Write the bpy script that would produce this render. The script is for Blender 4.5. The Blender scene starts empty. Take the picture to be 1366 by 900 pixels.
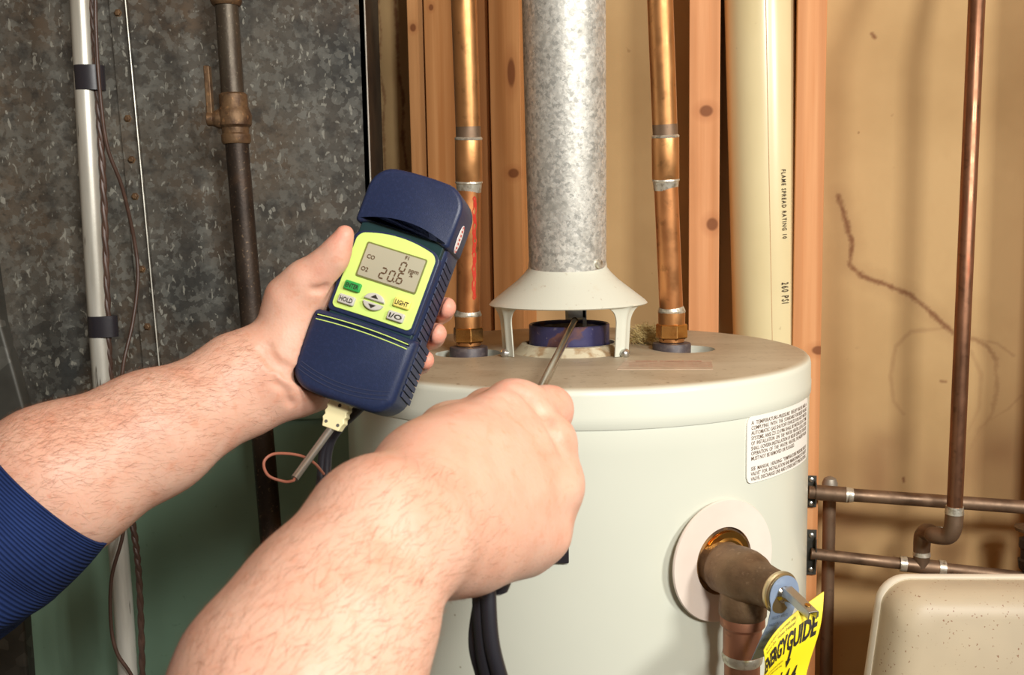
import bpy, bmesh, math, random
import numpy as np
from mathutils import Vector, Matrix, Quaternion
from math import sin, cos, pi, radians, tan, atan2, sqrt
random.seed(7); np.random.seed(7)

# ------------------------------------------------------------------ camera
F_PX = 1300.0; W_PX, H_PX = 1366, 900
PITCH, ROLL = radians(6.57), 0.018
CAM = Vector((0, 0, 1.55))
FWD = Vector((0, cos(PITCH), -sin(PITCH)))
_u0 = Vector((0, sin(PITCH), cos(PITCH))); _r0 = Vector((1, 0, 0))
RGT = _r0 * cos(ROLL) - _u0 * sin(ROLL)
UPV = _u0 * cos(ROLL) + _r0 * sin(ROLL)
cam_data = bpy.data.cameras.new('camera'); cam = bpy.data.objects.new('camera', cam_data)
bpy.context.scene.collection.objects.link(cam)
cam.matrix_world = Matrix.Translation(CAM) @ Matrix((RGT, UPV, -FWD)).transposed().to_4x4()
cam_data.sensor_width = 36; cam_data.lens = F_PX / W_PX * 36; cam_data.clip_start = 0.02
cam_data.dof.use_dof = True; cam_data.dof.focus_distance = 0.92; cam_data.dof.aperture_fstop = 18
SC = bpy.context.scene; SC.camera = cam

# ------------------------------------------------------------------ light
SC.view_settings.view_transform = 'Standard'; SC.view_settings.look = 'None'
SC.view_settings.gamma = 1; SC.view_settings.use_curve_mapping = False
SC.view_settings.exposure = -0.18
world = bpy.data.worlds.new('world'); SC.world = world; world.use_nodes = True
world.node_tree.nodes['Background'].inputs[0].default_value = (1.0, 0.95, 0.89, 1)
world.node_tree.nodes['Background'].inputs[1].default_value = 0.15
def area(name, loc, target, size, power, col=(1, 0.975, 0.935)):
    l = bpy.data.lights.new(name, 'AREA'); l.size = size; l.energy = power; l.color = col
    o = bpy.data.objects.new(name, l); SC.collection.objects.link(o)
    o.location = loc; o.rotation_euler = (Vector(target) - Vector(loc)).to_track_quat('-Z', 'Y').to_euler()
    return o
area('key_light', (1.30, -0.50, 2.10), (0.05, 1.1, 1.35), 0.25, 25.0)
area('fill_light', (0.48, -0.70, 2.22), (0.0, 1.1, 1.35), 0.30, 31.0)

# ------------------------------------------------------------------ helpers
def PD(px, py, d):
    return CAM + (FWD + RGT * ((px - W_PX / 2) / F_PX) - UPV * ((py - H_PX / 2) / F_PX)) * d
def PY(px, py, Y):
    r = FWD + RGT * ((px - W_PX / 2) / F_PX) - UPV * ((py - H_PX / 2) / F_PX)
    return CAM + r * ((Y - CAM.y) / r.y)
def ray_plane(px, py, p0, n):
    r = FWD + RGT * ((px - W_PX / 2) / F_PX) - UPV * ((py - H_PX / 2) / F_PX)
    return CAM + r * ((Vector(p0) - CAM).dot(n) / r.dot(n))
def m_px(px, d): return px * d / F_PX

def lin(c):
    out = []
    for v in c[:3]:
        v = v / 255.0
        out.append(v / 12.92 if v <= 0.04045 else ((v + 0.055) / 1.055) ** 2.4)
    return (*out, 1.0)

class MB:
    """collects shapes for ONE mesh object (world coordinates)"""
    def __init__(s): s.v = []; s.f = []
    def add(s, vs, fs):
        n = len(s.v); s.v += [tuple(p) for p in vs]; s.f += [tuple(i + n for i in f) for f in fs]; return s
    def box(s, c, size, ax=None):
        ax = ax or (Vector((1, 0, 0)), Vector((0, 1, 0)), Vector((0, 0, 1)))
        c = Vector(c); hx, hy, hz = [k / 2 for k in size]
        vs = [c + ax[0] * (hx * i) + ax[1] * (hy * j) + ax[2] * (hz * k) for i in (-1, 1) for j in (-1, 1) for k in (-1, 1)]
        return s.add(vs, [(0, 1, 3, 2), (4, 6, 7, 5), (0, 4, 5, 1), (2, 3, 7, 6), (0, 2, 6, 4), (1, 5, 7, 3)])
    def rings(s, rings, cap=(True, True), closed=False):
        n = len(rings[0]); vs = [p for r in rings for p in r]; fs = []
        R = len(rings)
        for i in range(R if closed else R - 1):
            a, b = i * n, ((i + 1) % R) * n
            for j in range(n):
                k = (j + 1) % n
                fs.append((a + j, a + k, b + k, b + j))
        if not closed:
            if cap[0]: fs.append(tuple(range(n - 1, -1, -1)))
            if cap[1]: fs.append(tuple((R - 1) * n + j for j in range(n)))
        return s.add(vs, fs)
    def tube(s, pts, r, n=20, cap=(True, True), smooth=0):
        pts = [Vector(p) for p in pts]
        rs = list(r) if hasattr(r, '__len__') else [r] * len(pts)
        if smooth:
            pts, rs = catmull(pts, rs, smooth)
        t0 = (pts[1] - pts[0]).normalized()
        up = Vector((0, 0, 1)) if abs(t0.z) < 0.9 else Vector((1, 0, 0))
        a = t0.cross(up).normalized(); rings = []
        for i, p in enumerate(pts):
            if i == 0: t = t0
            elif i == len(pts) - 1: t = (pts[i] - pts[i - 1]).normalized()
            else: t = ((pts[i + 1] - pts[i]).normalized() + (pts[i] - pts[i - 1]).normalized()).normalized()
            a = (a - t * a.dot(t)).normalized(); b = t.cross(a)
            rings.append([p + (a * cos(2 * pi * j / n) + b * sin(2 * pi * j / n)) * rs[i] for j in range(n)])
        return s.rings(rings, cap)
    def lathe(s, base, axis, prof, n=32, cap=(True, True), ref=None, closed=False):
        """prof: list of (distance along axis, radius)"""
        base = Vector(base); ax = Vector(axis).normalized()
        up = Vector(ref) if ref else (Vector((0, 0, 1)) if abs(ax.z) < 0.9 else Vector((1, 0, 0)))
        a = ax.cross(up).normalized(); b = ax.cross(a)
        rings = [[base + ax * h + (a * cos(2 * pi * j / n) + b * sin(2 * pi * j / n)) * r for j in range(n)] for h, r in prof]
        return s.rings(rings, cap, closed)
    def prism(s, poly, fn, z0, z1):
        n = len(poly)
        vs = [fn(x, y, z0) for x, y in poly] + [fn(x, y, z1) for x, y in poly]
        fs = [tuple(range(n - 1, -1, -1)), tuple(range(n, 2 * n))]
        for j in range(n): k = (j + 1) % n; fs.append((j, k, n + k, n + j))
        return s.add(vs, fs)

def catmull(pts, rs, sub):
    P = [pts[0] * 2 - pts[1]] + pts + [pts[-1] * 2 - pts[-2]]; R = [rs[0]] + rs + [rs[-1]]
    op, orr = [], []
    for i in range(1, len(P) - 2):
        for k in range(sub):
            t = k / sub; t2, t3 = t * t, t ** 3
            c = [(-t3 + 2 * t2 - t) / 2, (3 * t3 - 5 * t2 + 2) / 2, (-3 * t3 + 4 * t2 + t) / 2, (t3 - t2) / 2]
            op.append(P[i - 1] * c[0] + P[i] * c[1] + P[i + 1] * c[2] + P[i + 2] * c[3])
            orr.append(R[i - 1] * c[0] + R[i] * c[1] + R[i + 1] * c[2] + R[i + 2] * c[3])
    op.append(pts[-1]); orr.append(rs[-1])
    return op, orr

def finish(name, me, mat, parent, sharp=35, label=None):
    if mat: me.materials.append(mat)
    o = bpy.data.objects.new(name, me); SC.collection.objects.link(o)
    if parent is not None:
        o.parent = parent
    if label: o['label'] = label
    return o
def origin_of(parent):
    p = Vector((0, 0, 0))
    while parent is not None:
        p = p + parent.location; parent = parent.parent
    return p
def obj(name, mb, mat, parent=None, base=None, sharp=35, bevel=0, label=None, flat=False, fixn=True):
    org = origin_of(parent) + (Vector(base) if base is not None and parent is None else Vector((0, 0, 0)))
    me = bpy.data.meshes.new(name)
    if isinstance(mb, MB):
        me.from_pydata([tuple(Vector(p) - org) for p in mb.v], [], mb.f)
    else: me = mb
    me.update()
    if fixn:
        bm = bmesh.new(); bm.from_mesh(me); bmesh.ops.recalc_face_normals(bm, faces=bm.faces); bm.to_mesh(me); bm.free()
    if not flat:
        me.shade_smooth()
        if sharp: me.set_sharp_from_angle(angle=radians(sharp))
    o = finish(name, me, mat, parent, label=label)
    if base is not None and parent is None: o.location = Vector(base)
    if bevel:
        b = o.modifiers.new('bevel', 'BEVEL'); b.width = bevel; b.segments = 3; b.limit_method = 'ANGLE'; b.angle_limit = radians(35)
        b.harden_normals = True
    return o
def tag(o, label=None, cat=None, group=None, kind=None):
    if label: o['label'] = label
    if cat: o['category'] = cat
    if group: o['group'] = group
    if kind: o['kind'] = kind
    return o
def thing(name, label, cat, loc, group=None):
    o = bpy.data.objects.new(name, None); SC.collection.objects.link(o); o.location = Vector(loc); o.empty_display_size = 0.03
    return tag(o, label, cat, group)

def text2d(s, size=1.0, spacing=1.0, bold=0.0, align='LEFT'):
    cu = bpy.data.curves.new('txt', 'FONT'); cu.body = s; cu.size = size; cu.space_character = spacing; cu.offset = bold
    cu.align_x = align; cu.resolution_u = 2
    o = bpy.data.objects.new('txt', cu); SC.collection.objects.link(o)
    dg = bpy.context.evaluated_depsgraph_get(); dg.update()
    me = bpy.data.meshes.new_from_object(o.evaluated_get(dg))
    vs = [(v.co.x, v.co.y) for v in me.vertices]; fs = [tuple(p.vertices) for p in me.polygons]
    bpy.data.objects.remove(o); bpy.data.curves.remove(cu); bpy.data.meshes.remove(me)
    return vs, fs
def put_text(mb, s, fn, size, x0=0, y0=0, sx=1.0, bold=0.0, align='LEFT', width=None, spacing=1.0):
    vs, fs = text2d(s, size, bold=bold, align=align, spacing=spacing)
    if width and vs:
        w = max(v[0] for v in vs); sx = width / w
    mb.add([fn(x0 + v[0] * sx, y0 + v[1]) for v in vs], fs)

# ------------------------------------------------------------------ materials
def material(name, base, rough=0.5, metal=0.0, layers=(), bump=(), spec=None, coat=0, sss=0, sssr=(1, .35, .2), attr=None, rlayer=None, knots=(), normal_layer=None, alpha=None, trans=0, uselocal=True):
    m = bpy.data.materials.new(name); m.use_nodes = True; nt = m.node_tree; N = nt.nodes; L = nt.links
    bs = N['Principled BSDF']; bs.inputs['Roughness'].default_value = rough; bs.inputs['Metallic'].default_value = metal
    if spec is not None: bs.inputs['Specular IOR Level'].default_value = spec
    if coat: bs.inputs['Coat Weight'].default_value = coat; bs.inputs['Coat Roughness'].default_value = 0.12
    if sss:
        bs.inputs['Subsurface Weight'].default_value = sss; bs.inputs['Subsurface Radius'].default_value = sssr; bs.inputs['Subsurface Scale'].default_value = 0.006
    if trans: bs.inputs['Transmission Weight'].default_value = trans
    tc = N.new('ShaderNodeTexCoord')
    def tex(l):
        mp = N.new('ShaderNodeMapping'); L.new(tc.outputs['Object'], mp.inputs[0])
        mp.inputs['Scale'].default_value = l.get('st', (1, 1, 1)); mp.inputs['Location'].default_value = l.get('off', (0, 0, 0))
        k = l.get('k', 'noise')
        if k == 'noise':
            t = N.new('ShaderNodeTexNoise'); t.inputs['Scale'].default_value = l['s']; t.inputs['Detail'].default_value = l.get('d', 4)
            t.inputs['Roughness'].default_value = l.get('r', 0.55); t.inputs['Distortion'].default_value = l.get('dist', 0)
            L.new(mp.outputs[0], t.inputs['Vector']); return t.outputs[0]
        if k == 'voro':
            t = N.new('ShaderNodeTexVoronoi'); t.inputs['Scale'].default_value = l['s']
            if l.get('dist'):
                nn = N.new('ShaderNodeTexNoise'); nn.inputs['Scale'].default_value = l['s'] * 1.7; L.new(mp.outputs[0], nn.inputs['Vector'])
                mx = N.new('ShaderNodeMix'); mx.data_type = 'VECTOR'; mx.inputs['Factor'].default_value = l['dist']
                L.new(mp.outputs[0], mx.inputs[4]); L.new(nn.outputs[1], mx.inputs[5]); L.new(mx.outputs[1], t.inputs['Vector'])
            else: L.new(mp.outputs[0], t.inputs['Vector'])
            if l.get('cell'):
                sp = N.new('ShaderNodeSeparateColor'); L.new(t.outputs['Color'], sp.inputs[0]); return sp.outputs[0]
            return t.outputs['Distance']
        if k == 'wave':
            t = N.new('ShaderNodeTexWave'); t.inputs['Scale'].default_value = l['s']; t.inputs['Distortion'].default_value = l.get('dist', 3)
            t.inputs['Detail'].default_value = l.get('d', 2); t.inputs['Detail Scale'].default_value = l.get('ds', 1)
            t.bands_direction = l.get('dir', 'X'); L.new(mp.outputs[0], t.inputs['Vector']); return t.outputs[1]
        if k == 'rib':
            t = N.new('ShaderNodeAttribute'); t.attribute_name = 'along'; q = N.new('ShaderNodeMath'); q.operation = 'MULTIPLY'; q.inputs[1].default_value = 2 * pi / l['p']
            L.new(t.outputs['Fac'], q.inputs[0]); w = N.new('ShaderNodeMath'); w.operation = 'SINE'; L.new(q.outputs[0], w.inputs[0]); return w.outputs[0]
        if k == 'attr':
            t = N.new('ShaderNodeAttribute'); t.attribute_name = l['name']; return t.outputs['Fac']
        if k == 'up':
            g = N.new('ShaderNodeNewGeometry'); sx = N.new('ShaderNodeSeparateXYZ'); L.new(g.outputs['Normal'], sx.inputs[0]); return sx.outputs[2]
        if k == 'pos':
            sx = N.new('ShaderNodeSeparateXYZ'); L.new(tc.outputs['Object'], sx.inputs[0]); return sx.outputs[l['axis']]
    def ramp(v, lo, hi):
        r = N.new('ShaderNodeMapRange'); r.inputs[1].default_value = lo; r.inputs[2].default_value = hi; r.clamp = True
        L.new(v, r.inputs[0]); return r.outputs[0]
    def mul(a, b):
        q = N.new('ShaderNodeMath'); q.operation = 'MULTIPLY'
        L.new(a, q.inputs[0])
        if isinstance(b, float): q.inputs[1].default_value = b
        else: L.new(b, q.inputs[1])
        return q.outputs[0]
    col = None
    for l in layers:
        f = ramp(tex(l), l.get('lo', 0.4), l.get('hi', 0.6))
        if 'mask' in l: f = mul(f, ramp(tex(l['mask']), l['mask'].get('lo', .4), l['mask'].get('hi', .6)))
        f = mul(f, float(l.get('a', 1.0)))
        mx = N.new('ShaderNodeMix'); mx.data_type = 'RGBA'; L.new(f, mx.inputs[0])
        if col is None: mx.inputs[6].default_value = lin(base)
        else: L.new(col, mx.inputs[6])
        mx.inputs[7].default_value = lin(l['c']); col = mx.outputs[2]
    for (kx, kz, rx, rz, kc) in knots:      # knots in the timber, local coordinates
        mp = N.new('ShaderNodeMapping'); L.new(tc.outputs['Object'], mp.inputs[0])
        mp.inputs['Location'].default_value = (-kx / rx, 0, -kz / rz); mp.inputs['Scale'].default_value = (1 / rx, 0, 1 / rz)
        ln = N.new('ShaderNodeVectorMath'); ln.operation = 'LENGTH'; L.new(mp.outputs[0], ln.inputs[0])
        mx = N.new('ShaderNodeMix'); mx.data_type = 'RGBA'; L.new(mul(ramp(ln.outputs['Value'], 1.15, 0.8), 0.85), mx.inputs[0])
        if col is None: mx.inputs[6].default_value = lin(base)
        else: L.new(col, mx.inputs[6])
        mx.inputs[7].default_value = lin(kc); col = mx.outputs[2]
        mx = N.new('ShaderNodeMix'); mx.data_type = 'RGBA'; L.new(mul(ramp(ln.outputs['Value'], 2.4, 0.9), 0.35), mx.inputs[0])
        L.new(col, mx.inputs[6]); mx.inputs[7].default_value = lin((160, 90, 45)); col = mx.outputs[2]
    if col is None: bs.inputs['Base Color'].default_value = lin(base)
    else: L.new(col, bs.inputs['Base Color'])
    if rlayer:
        f = ramp(tex(rlayer), rlayer.get('lo', .4), rlayer.get('hi', .6))
        mr = N.new('ShaderNodeMapRange'); mr.inputs[3].default_value = rough; mr.inputs[4].default_value = rlayer['to']
        L.new(f, mr.inputs[0]); L.new(mr.outputs[0], bs.inputs['Roughness'])
    prev = None
    for b in bump:
        bn = N.new('ShaderNodeBump'); bn.inputs['Strength'].default_value = b.get('b', 0.3); bn.inputs['Distance'].default_value = b.get('h', 0.001)
        L.new(tex(b), bn.inputs['Height'])
        if prev: L.new(prev, bn.inputs['Normal'])
        prev = bn.outputs[0]
    if prev: L.new(prev, bs.inputs['Normal'])
    return m

MT = {}
MT['duct'] = material('galvanised_duct', (104, 99, 89), 0.5, 0.35, [
    dict(k='noise', s=4, d=5, c=(62, 64, 62), lo=.40, hi=.66),
    dict(k='noise', s=6, d=5, c=(112, 88, 62), lo=.48, hi=.7, a=.7, off=(3, 1, 2)),
    dict(k='voro', s=120, cell=1, dist=.01, c=(142, 144, 136), lo=.35, hi=1.0, a=.5), dict(k='noise', s=45, d=4, c=(56, 55, 52), lo=.5, hi=.66, a=.6),
    dict(k='noise', s=115, d=2, r=.4, dist=.5, st=(1.4, 1, .75), c=(168, 168, 156), lo=.655, hi=.675, a=.7, off=(4, 5, 3)), dict(k='noise', s=70, d=3, r=.5, dist=.3, st=(1.5, 1, .7), c=(176, 176, 164), lo=.69, hi=.71, a=.75, off=(1, 5, 3)),
    dict(k='noise', s=150, d=3, c=(52, 50, 46), lo=.55, hi=.75, a=.6)],
    [dict(k='noise', s=5, d=2, b=.35, h=.02), dict(k='noise', s=200, b=.12, h=.0006)], rlayer=dict(k='voro', s=150, cell=1, lo=0, hi=1, to=.65))
MT['duct_dark'] = material('dark_sheet_metal', (78, 78, 72), 0.5, 0.4, [
    dict(k='voro', s=80, cell=1, c=(130, 130, 122), lo=.8, hi=1, a=.5), dict(k='noise', s=10, c=(45, 44, 40), lo=.4, hi=.7)],
    [dict(k='noise', s=150, b=.2, h=.0006)])
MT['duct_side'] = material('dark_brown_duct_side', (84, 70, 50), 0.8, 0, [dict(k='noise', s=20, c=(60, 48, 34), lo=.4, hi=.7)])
MT['vent'] = material('galvanised_vent', (206, 205, 196), 0.42, 0.6, [
    dict(k='voro', s=260, cell=1, dist=.004, c=(142, 143, 138), lo=.3, hi=.95, a=.6), dict(k='voro', s=340, cell=1, dist=.004, off=(3, 2, 1), c=(244, 242, 232), lo=.72, hi=.8, a=.45),
    dict(k='noise', s=260, d=4, c=(228, 226, 215), lo=.52, hi=.68, a=.8),
    dict(k='noise', s=30, d=4, c=(150, 148, 138), lo=.55, hi=.75, a=.6)],
    [dict(k='noise', s=300, b=.25, h=.0006), dict(k='noise', s=40, b=.12, h=.002)], rlayer=dict(k='voro', s=210, cell=1, lo=0, hi=1, to=.6))
def copper(name, base, dirt, a=.7, rough=.3, metal=.9, extra=()):
    return material(name, base, rough, metal, [
        dict(k='noise', s=25, st=(1, 1, .25), d=5, c=dirt, lo=.45, hi=.72, a=a),
        dict(k='noise', s=90, d=4, c=tuple(int(v * .45) for v in dirt), lo=.6, hi=.78, a=.5)] + list(extra),
        [dict(k='noise', s=120, b=.12, h=.0005), dict(k='noise', s=300, st=(1, 1, .1), b=.08, h=.0003)], rlayer=dict(k='noise', s=30, lo=.35, hi=.7, to=rough + .25))
MT['copper_warm'] = copper('copper_golden', (206, 150, 96), (160, 104, 60), .6)
MT['copper_red'] = copper('copper_reddish', (210, 146, 94), (160, 100, 58), .5, .26)
MT['copper_primer'] = copper('copper_with_red_marking', (208, 142, 90), (158, 98, 54), .5, .26)
MT['copper_dark'] = copper('copper_tarnished', (140, 116, 94), (86, 70, 56), .8, .4, .75)
MT['copper_brown'] = copper('copper_drop', (146, 104, 78), (96, 68, 50), .8, .30, .85, [dict(k='noise', s=60, st=(1, 1, .2), c=(176, 84, 54), lo=.62, hi=.75, a=.5)])
MT['copper_end'] = copper('copper_flux_stained', (176, 122, 94), (112, 76, 58), .8, .4, .7, [dict(k='noise', s=70, c=(196, 150, 120), lo=.6, hi=.72, a=.5)])
MT['solder'] = material('solder', (214, 210, 194), 0.35, .7, [dict(k='noise', s=160, c=(150, 140, 118), lo=.5, hi=.7)], [dict(k='noise', s=220, b=.5, h=.001)])
MT['brass'] = material('brass_nut', (228, 176, 106), 0.26, 1.0, [dict(k='noise', s=90, c=(150, 92, 40), lo=.5, hi=.7, a=.7)], [dict(k='noise', s=200, b=.2, h=.0005)])
MT['brass_old'] = material('weathered_bronze', (138, 112, 84), 0.5, 0.6, [dict(k='noise', s=40, c=(104, 82, 60), lo=.4, hi=.65), dict(k='noise', s=160, c=(168, 142, 112), lo=.58, hi=.72, a=.6)],
    [dict(k='noise', s=350, b=.5, h=.0006)])
MT['brass_dull'] = material('dull_brass_ring', (204, 184, 142), 0.3, .9)
MT['brass_bright'] = material('yellow_brass_fitting', (206, 160, 84), 0.25, 1.0)
MT['steel'] = material('stainless_steel', (178, 168, 150), 0.2, 1.0)
MT['grey_steel'] = material('brushed_grey_steel', (150, 146, 138), 0.3, .7)
MT['zinc'] = material('zinc_plated_steel', (190, 190, 184), 0.3, .9, bump=[dict(k='noise', s=200, b=.1, h=.0004)])
MT['rust_iron'] = material('rusty_black_iron', (72, 60, 50), 0.5, 0.55, [
    dict(k='noise', s=30, st=(1, 1, .4), c=(44, 36, 30), lo=.4, hi=.65), dict(k='noise', s=240, d=3, c=(150, 126, 98), lo=.62, hi=.72, a=.45),
    dict(k='noise', s=14, c=(110, 76, 44), lo=.58, hi=.75, a=.5)], [dict(k='noise', s=300, b=.4, h=.0006)])
MT['iron_grey'] = material('grey_iron_pipe', (84, 76, 64), 0.45, 0.55, [  # upper pipe length, lighter and greyer than the lower one
    dict(k='noise', s=40, st=(1, 1, .3), c=(62, 50, 40), lo=.45, hi=.65), dict(k='noise', s=240, c=(150, 138, 118), lo=.6, hi=.72, a=.5)], [dict(k='noise', s=300, b=.4, h=.0006)])
MT['valve_brass'] = material('dirty_brass_valve', (120, 94, 66), 0.55, 0.5, [dict(k='noise', s=70, c=(84, 62, 44), lo=.45, hi=.65), dict(k='noise', s=200, c=(176, 132, 88), lo=.6, hi=.72, a=.5)],
    [dict(k='noise', s=260, b=.5, h=.0007)])
MT['emt'] = material('conduit_steel', (214, 212, 200), 0.36, .35, [dict(k='noise', s=40, st=(1, 1, .1), c=(168, 164, 150), lo=.4, hi=.7),
    dict(k='noise', s=110, st=(1, 1, .12), d=3, c=(92, 84, 72), lo=.70, hi=.74, a=.8)], [dict(k='noise', s=200, b=.1, h=.0004)])
MT['tape'] = material('black_vinyl_tape', (40, 37, 42), 0.38, 0, bump=[dict(k='noise', s=60, b=.2, h=.001)])
MT['cable'] = material('brown_cable', (76, 56, 46), 0.42, 0, [dict(k='noise', s=60, c=(104, 78, 64), lo=.5, hi=.7, a=.5)])
MT['wire_copper'] = material('brown_sensor_wire', (150, 92, 72), 0.4)
MT['green'] = material('green_enamel', (118, 148, 126), 0.42, 0.0, [dict(k='noise', s=5, c=(110, 138, 118), lo=.4, hi=.7), dict(k='noise', s=120, c=(80, 108, 90), lo=.68, hi=.75, a=.4)], [dict(k='noise', s=4, b=.2, h=.004)])
MT['plaster'] = material('tan_wallboard', (194, 163, 116), 0.9, 0, [
    dict(k='noise', s=5, d=4, c=(178, 147, 102), lo=.4, hi=.7, off=(2, 0, 1)),
    dict(k='noise', s=60, st=(1, 1, .6), d=4, c=(186, 154, 108), lo=.5, hi=.75, a=.35),
    dict(k='voro', s=26, dist=.02, c=(128, 96, 62), lo=.075, hi=.04, a=.55, mask=dict(k='noise', s=9, lo=.5, hi=.6)),
    dict(k='attr', name='stain_and_tone', c=(112, 68, 44), lo=0, hi=1, a=.85)],
    [dict(k='noise', s=500, b=.15, h=.0003), dict(k='noise', s=14, b=.1, h=.003)], spec=.2)
def wood(name, base, knots=(), dark=(196, 132, 78), off=(0, 0, 0)):
    return material(name, base, 0.62, 0, [
        dict(k='noise', s=55, st=(1.6, 1.6, .045), d=5, c=dark, lo=.38, hi=.66, a=.75, off=off),
        dict(k='wave', s=9, st=(1, 1, .05), dist=6, d=2, ds=1.3, dir='X', c=tuple(int(v * .9) for v in dark), lo=.55, hi=1, a=.45, off=off),
        dict(k='noise', s=6, st=(1, 1, .5), c=tuple(min(255, int(v * 1.06)) for v in base), lo=.5, hi=.8, a=.6, off=off)],
        [dict(k='noise', s=120, st=(2, 2, .06), b=.25, h=.0006)], spec=.3, knots=knots)
MT['pvc'] = material('cream_pvc', (232, 218, 172), 0.28, 0, [dict(k='noise', s=8, st=(1, 1, .4), c=(222, 206, 158), lo=.4, hi=.7), dict(k='noise', s=90, c=(176, 150, 104), lo=.72, hi=.78, a=.5)])
MT['ink'] = material('dark_ink', (52, 44, 36), 0.8)
MT['jacket'] = material('heater_enamel', (216, 219, 203), 0.26, 0, [dict(k='noise', s=3.5, c=(210, 213, 197), lo=.4, hi=.7), dict(k='voro', s=22, c=(150, 140, 112), lo=.035, hi=.02, a=.7)], coat=.25,
    bump=[dict(k='noise', s=18, b=.05, h=.002)])
MT['lid'] = material('heater_lid', (216, 219, 203), 0.3, 0, [
    dict(k='up', c=(178, 164, 138), lo=.55, hi=.98, a=1.0),
    dict(k='noise', s=14, d=6, c=(150, 132, 106), lo=.45, hi=.7, a=.65, mask=dict(k='up', lo=.8, hi=.98)),
    dict(k='noise', s=180, d=4, c=(112, 92, 70), lo=.6, hi=.72, a=.55, mask=dict(k='up', lo=.8, hi=.98)),
    dict(k='noise', s=10, st=(.25, 3, 1), d=5, c=(192, 180, 156), lo=.5, hi=.7, a=.5, mask=dict(k='up', lo=.8, hi=.98))],
    rlayer=dict(k='up', lo=.6, hi=.95, to=.5), bump=[dict(k='noise', s=260, b=.12, h=.0004)])
MT['hood'] = material('hood_enamel', (208, 210, 194), 0.38, 0, [
    dict(k='noise', s=40, c=(188, 160, 122), lo=.6, hi=.8, a=.5), dict(k='noise', s=190, c=(150, 124, 92), lo=.66, hi=.75, a=.4)], bump=[dict(k='noise', s=200, b=.08, h=.0005)])
MT['collar'] = material('heat_blued_collar', (68, 66, 104), 0.3, .25, [
    dict(k='noise', s=30, d=4, c=(112, 78, 72), lo=.53, hi=.57, a=1), dict(k='noise', s=60, c=(50, 50, 84), lo=.5, hi=.7, a=.7),
    dict(k='noise', s=160, c=(150, 140, 150), lo=.64, hi=.72, a=.5)], bump=[dict(k='noise', s=140, b=.3, h=.0008)])
MT['ash'] = material('flue_ash', (112, 102, 98), 0.9, 0, [dict(k='noise', s=120, c=(60, 48, 44), lo=.4, hi=.6)], [dict(k='noise', s=160, b=.8, h=.002)])
MT['ring_base'] = material('dusty_cream_ring', (206, 196, 166), 0.6, 0, [dict(k='noise', s=70, c=(168, 140, 104), lo=.5, hi=.65)], [dict(k='noise', s=120, b=.3, h=.001)])
MT['rubber'] = material('dark_nipple_collar', (72, 64, 66), 0.5, 0, [dict(k='noise', s=150, c=(98, 88, 84), lo=.5, hi=.7)])
MT['dark'] = material('dark_recess', (58, 50, 40), 0.9)
MT['gasket'] = material('pinkish_white_plastic', (232, 220, 206), 0.45, 0, [dict(k='noise', s=12, c=(222, 206, 192), lo=.4, hi=.7)])
MT['label_white'] = material('white_label', (240, 236, 226), 0.45)
MT['label_ink'] = material('label_ink', (98, 78, 60), 0.7)
MT['label_faint'] = material('faded_dusty_label', (194, 174, 150), 0.55, 0, [dict(k='noise', s=90, c=(178, 158, 134), lo=.4, hi=.7)])
MT['faint_red'] = material('faded_red_ink', (196, 138, 116), 0.7)
MT['blue_tag'] = material('pale_blue_metal_tag', (148, 172, 206), 0.35, .35, [dict(k='noise', s=30, c=(170, 188, 214), lo=.4, hi=.7)])
MT['yellow'] = material('yellow_paper', (250, 226, 36), 0.45)
MT['black_ink'] = material('black_ink', (38, 32, 22), 0.6)
MT['tub'] = material('beige_plastic', (188, 174, 148), 0.45, 0, [
    dict(k='noise', s=6, c=(204, 188, 158), lo=.4, hi=.7), dict(k='voro', s=190, dist=.005, c=(132, 84, 58), lo=.2, hi=.12, a=.85, mask=dict(k='noise', s=22, lo=.42, hi=.5))])
MT['tub_rim'] = material('pale_plastic_rim', (236, 228, 208), 0.35)
MT['navy'] = material('navy_plastic', (29, 41, 72), 0.42, 0, [dict(k='noise', s=500, d=2, c=(40, 52, 88), lo=.5, hi=.7, a=.5)], [dict(k='noise', s=1400, d=2, b=.35, h=.0003)])
MT['navy_dark'] = material('dark_grip_rubber', (44, 52, 78), 0.55)
MT['teal_shade'] = material('recess_shade_green', (28, 54, 56), 0.35)  # shade of the meter recesses painted into the colour
MT['lime'] = material('lime_faceplate', (212, 240, 128), 0.5)
MT['lime_dark'] = material('olive_lcd_bezel', (120, 122, 66), 0.5)
MT['lcd'] = material('lcd_glass', (186, 176, 152), 0.22, 0, [dict(k='pos', axis=2, c=(168, 170, 148), lo=-.02, hi=.02, a=.5)])
MT['lcd_ink'] = material('lcd_segment', (92, 66, 42), 0.4)
MT['btn_grey'] = material('grey_button', (196, 194, 184), 0.45)
MT['btn_green'] = material('green_button', (44, 158, 72), 0.45)
MT['btn_yellow'] = material('yellow_button', (240, 226, 120), 0.45)
MT['plug'] = material('cream_connector', (236, 226, 176), 0.5)
MT['sticker'] = material('white_sticker', (240, 232, 228), 0.4)
MT['red_ink'] = material('red_ink', (206, 70, 58), 0.5)
MT['hose'] = material('black_rubber_hose', (36, 35, 40), 0.33, 0)
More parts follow.
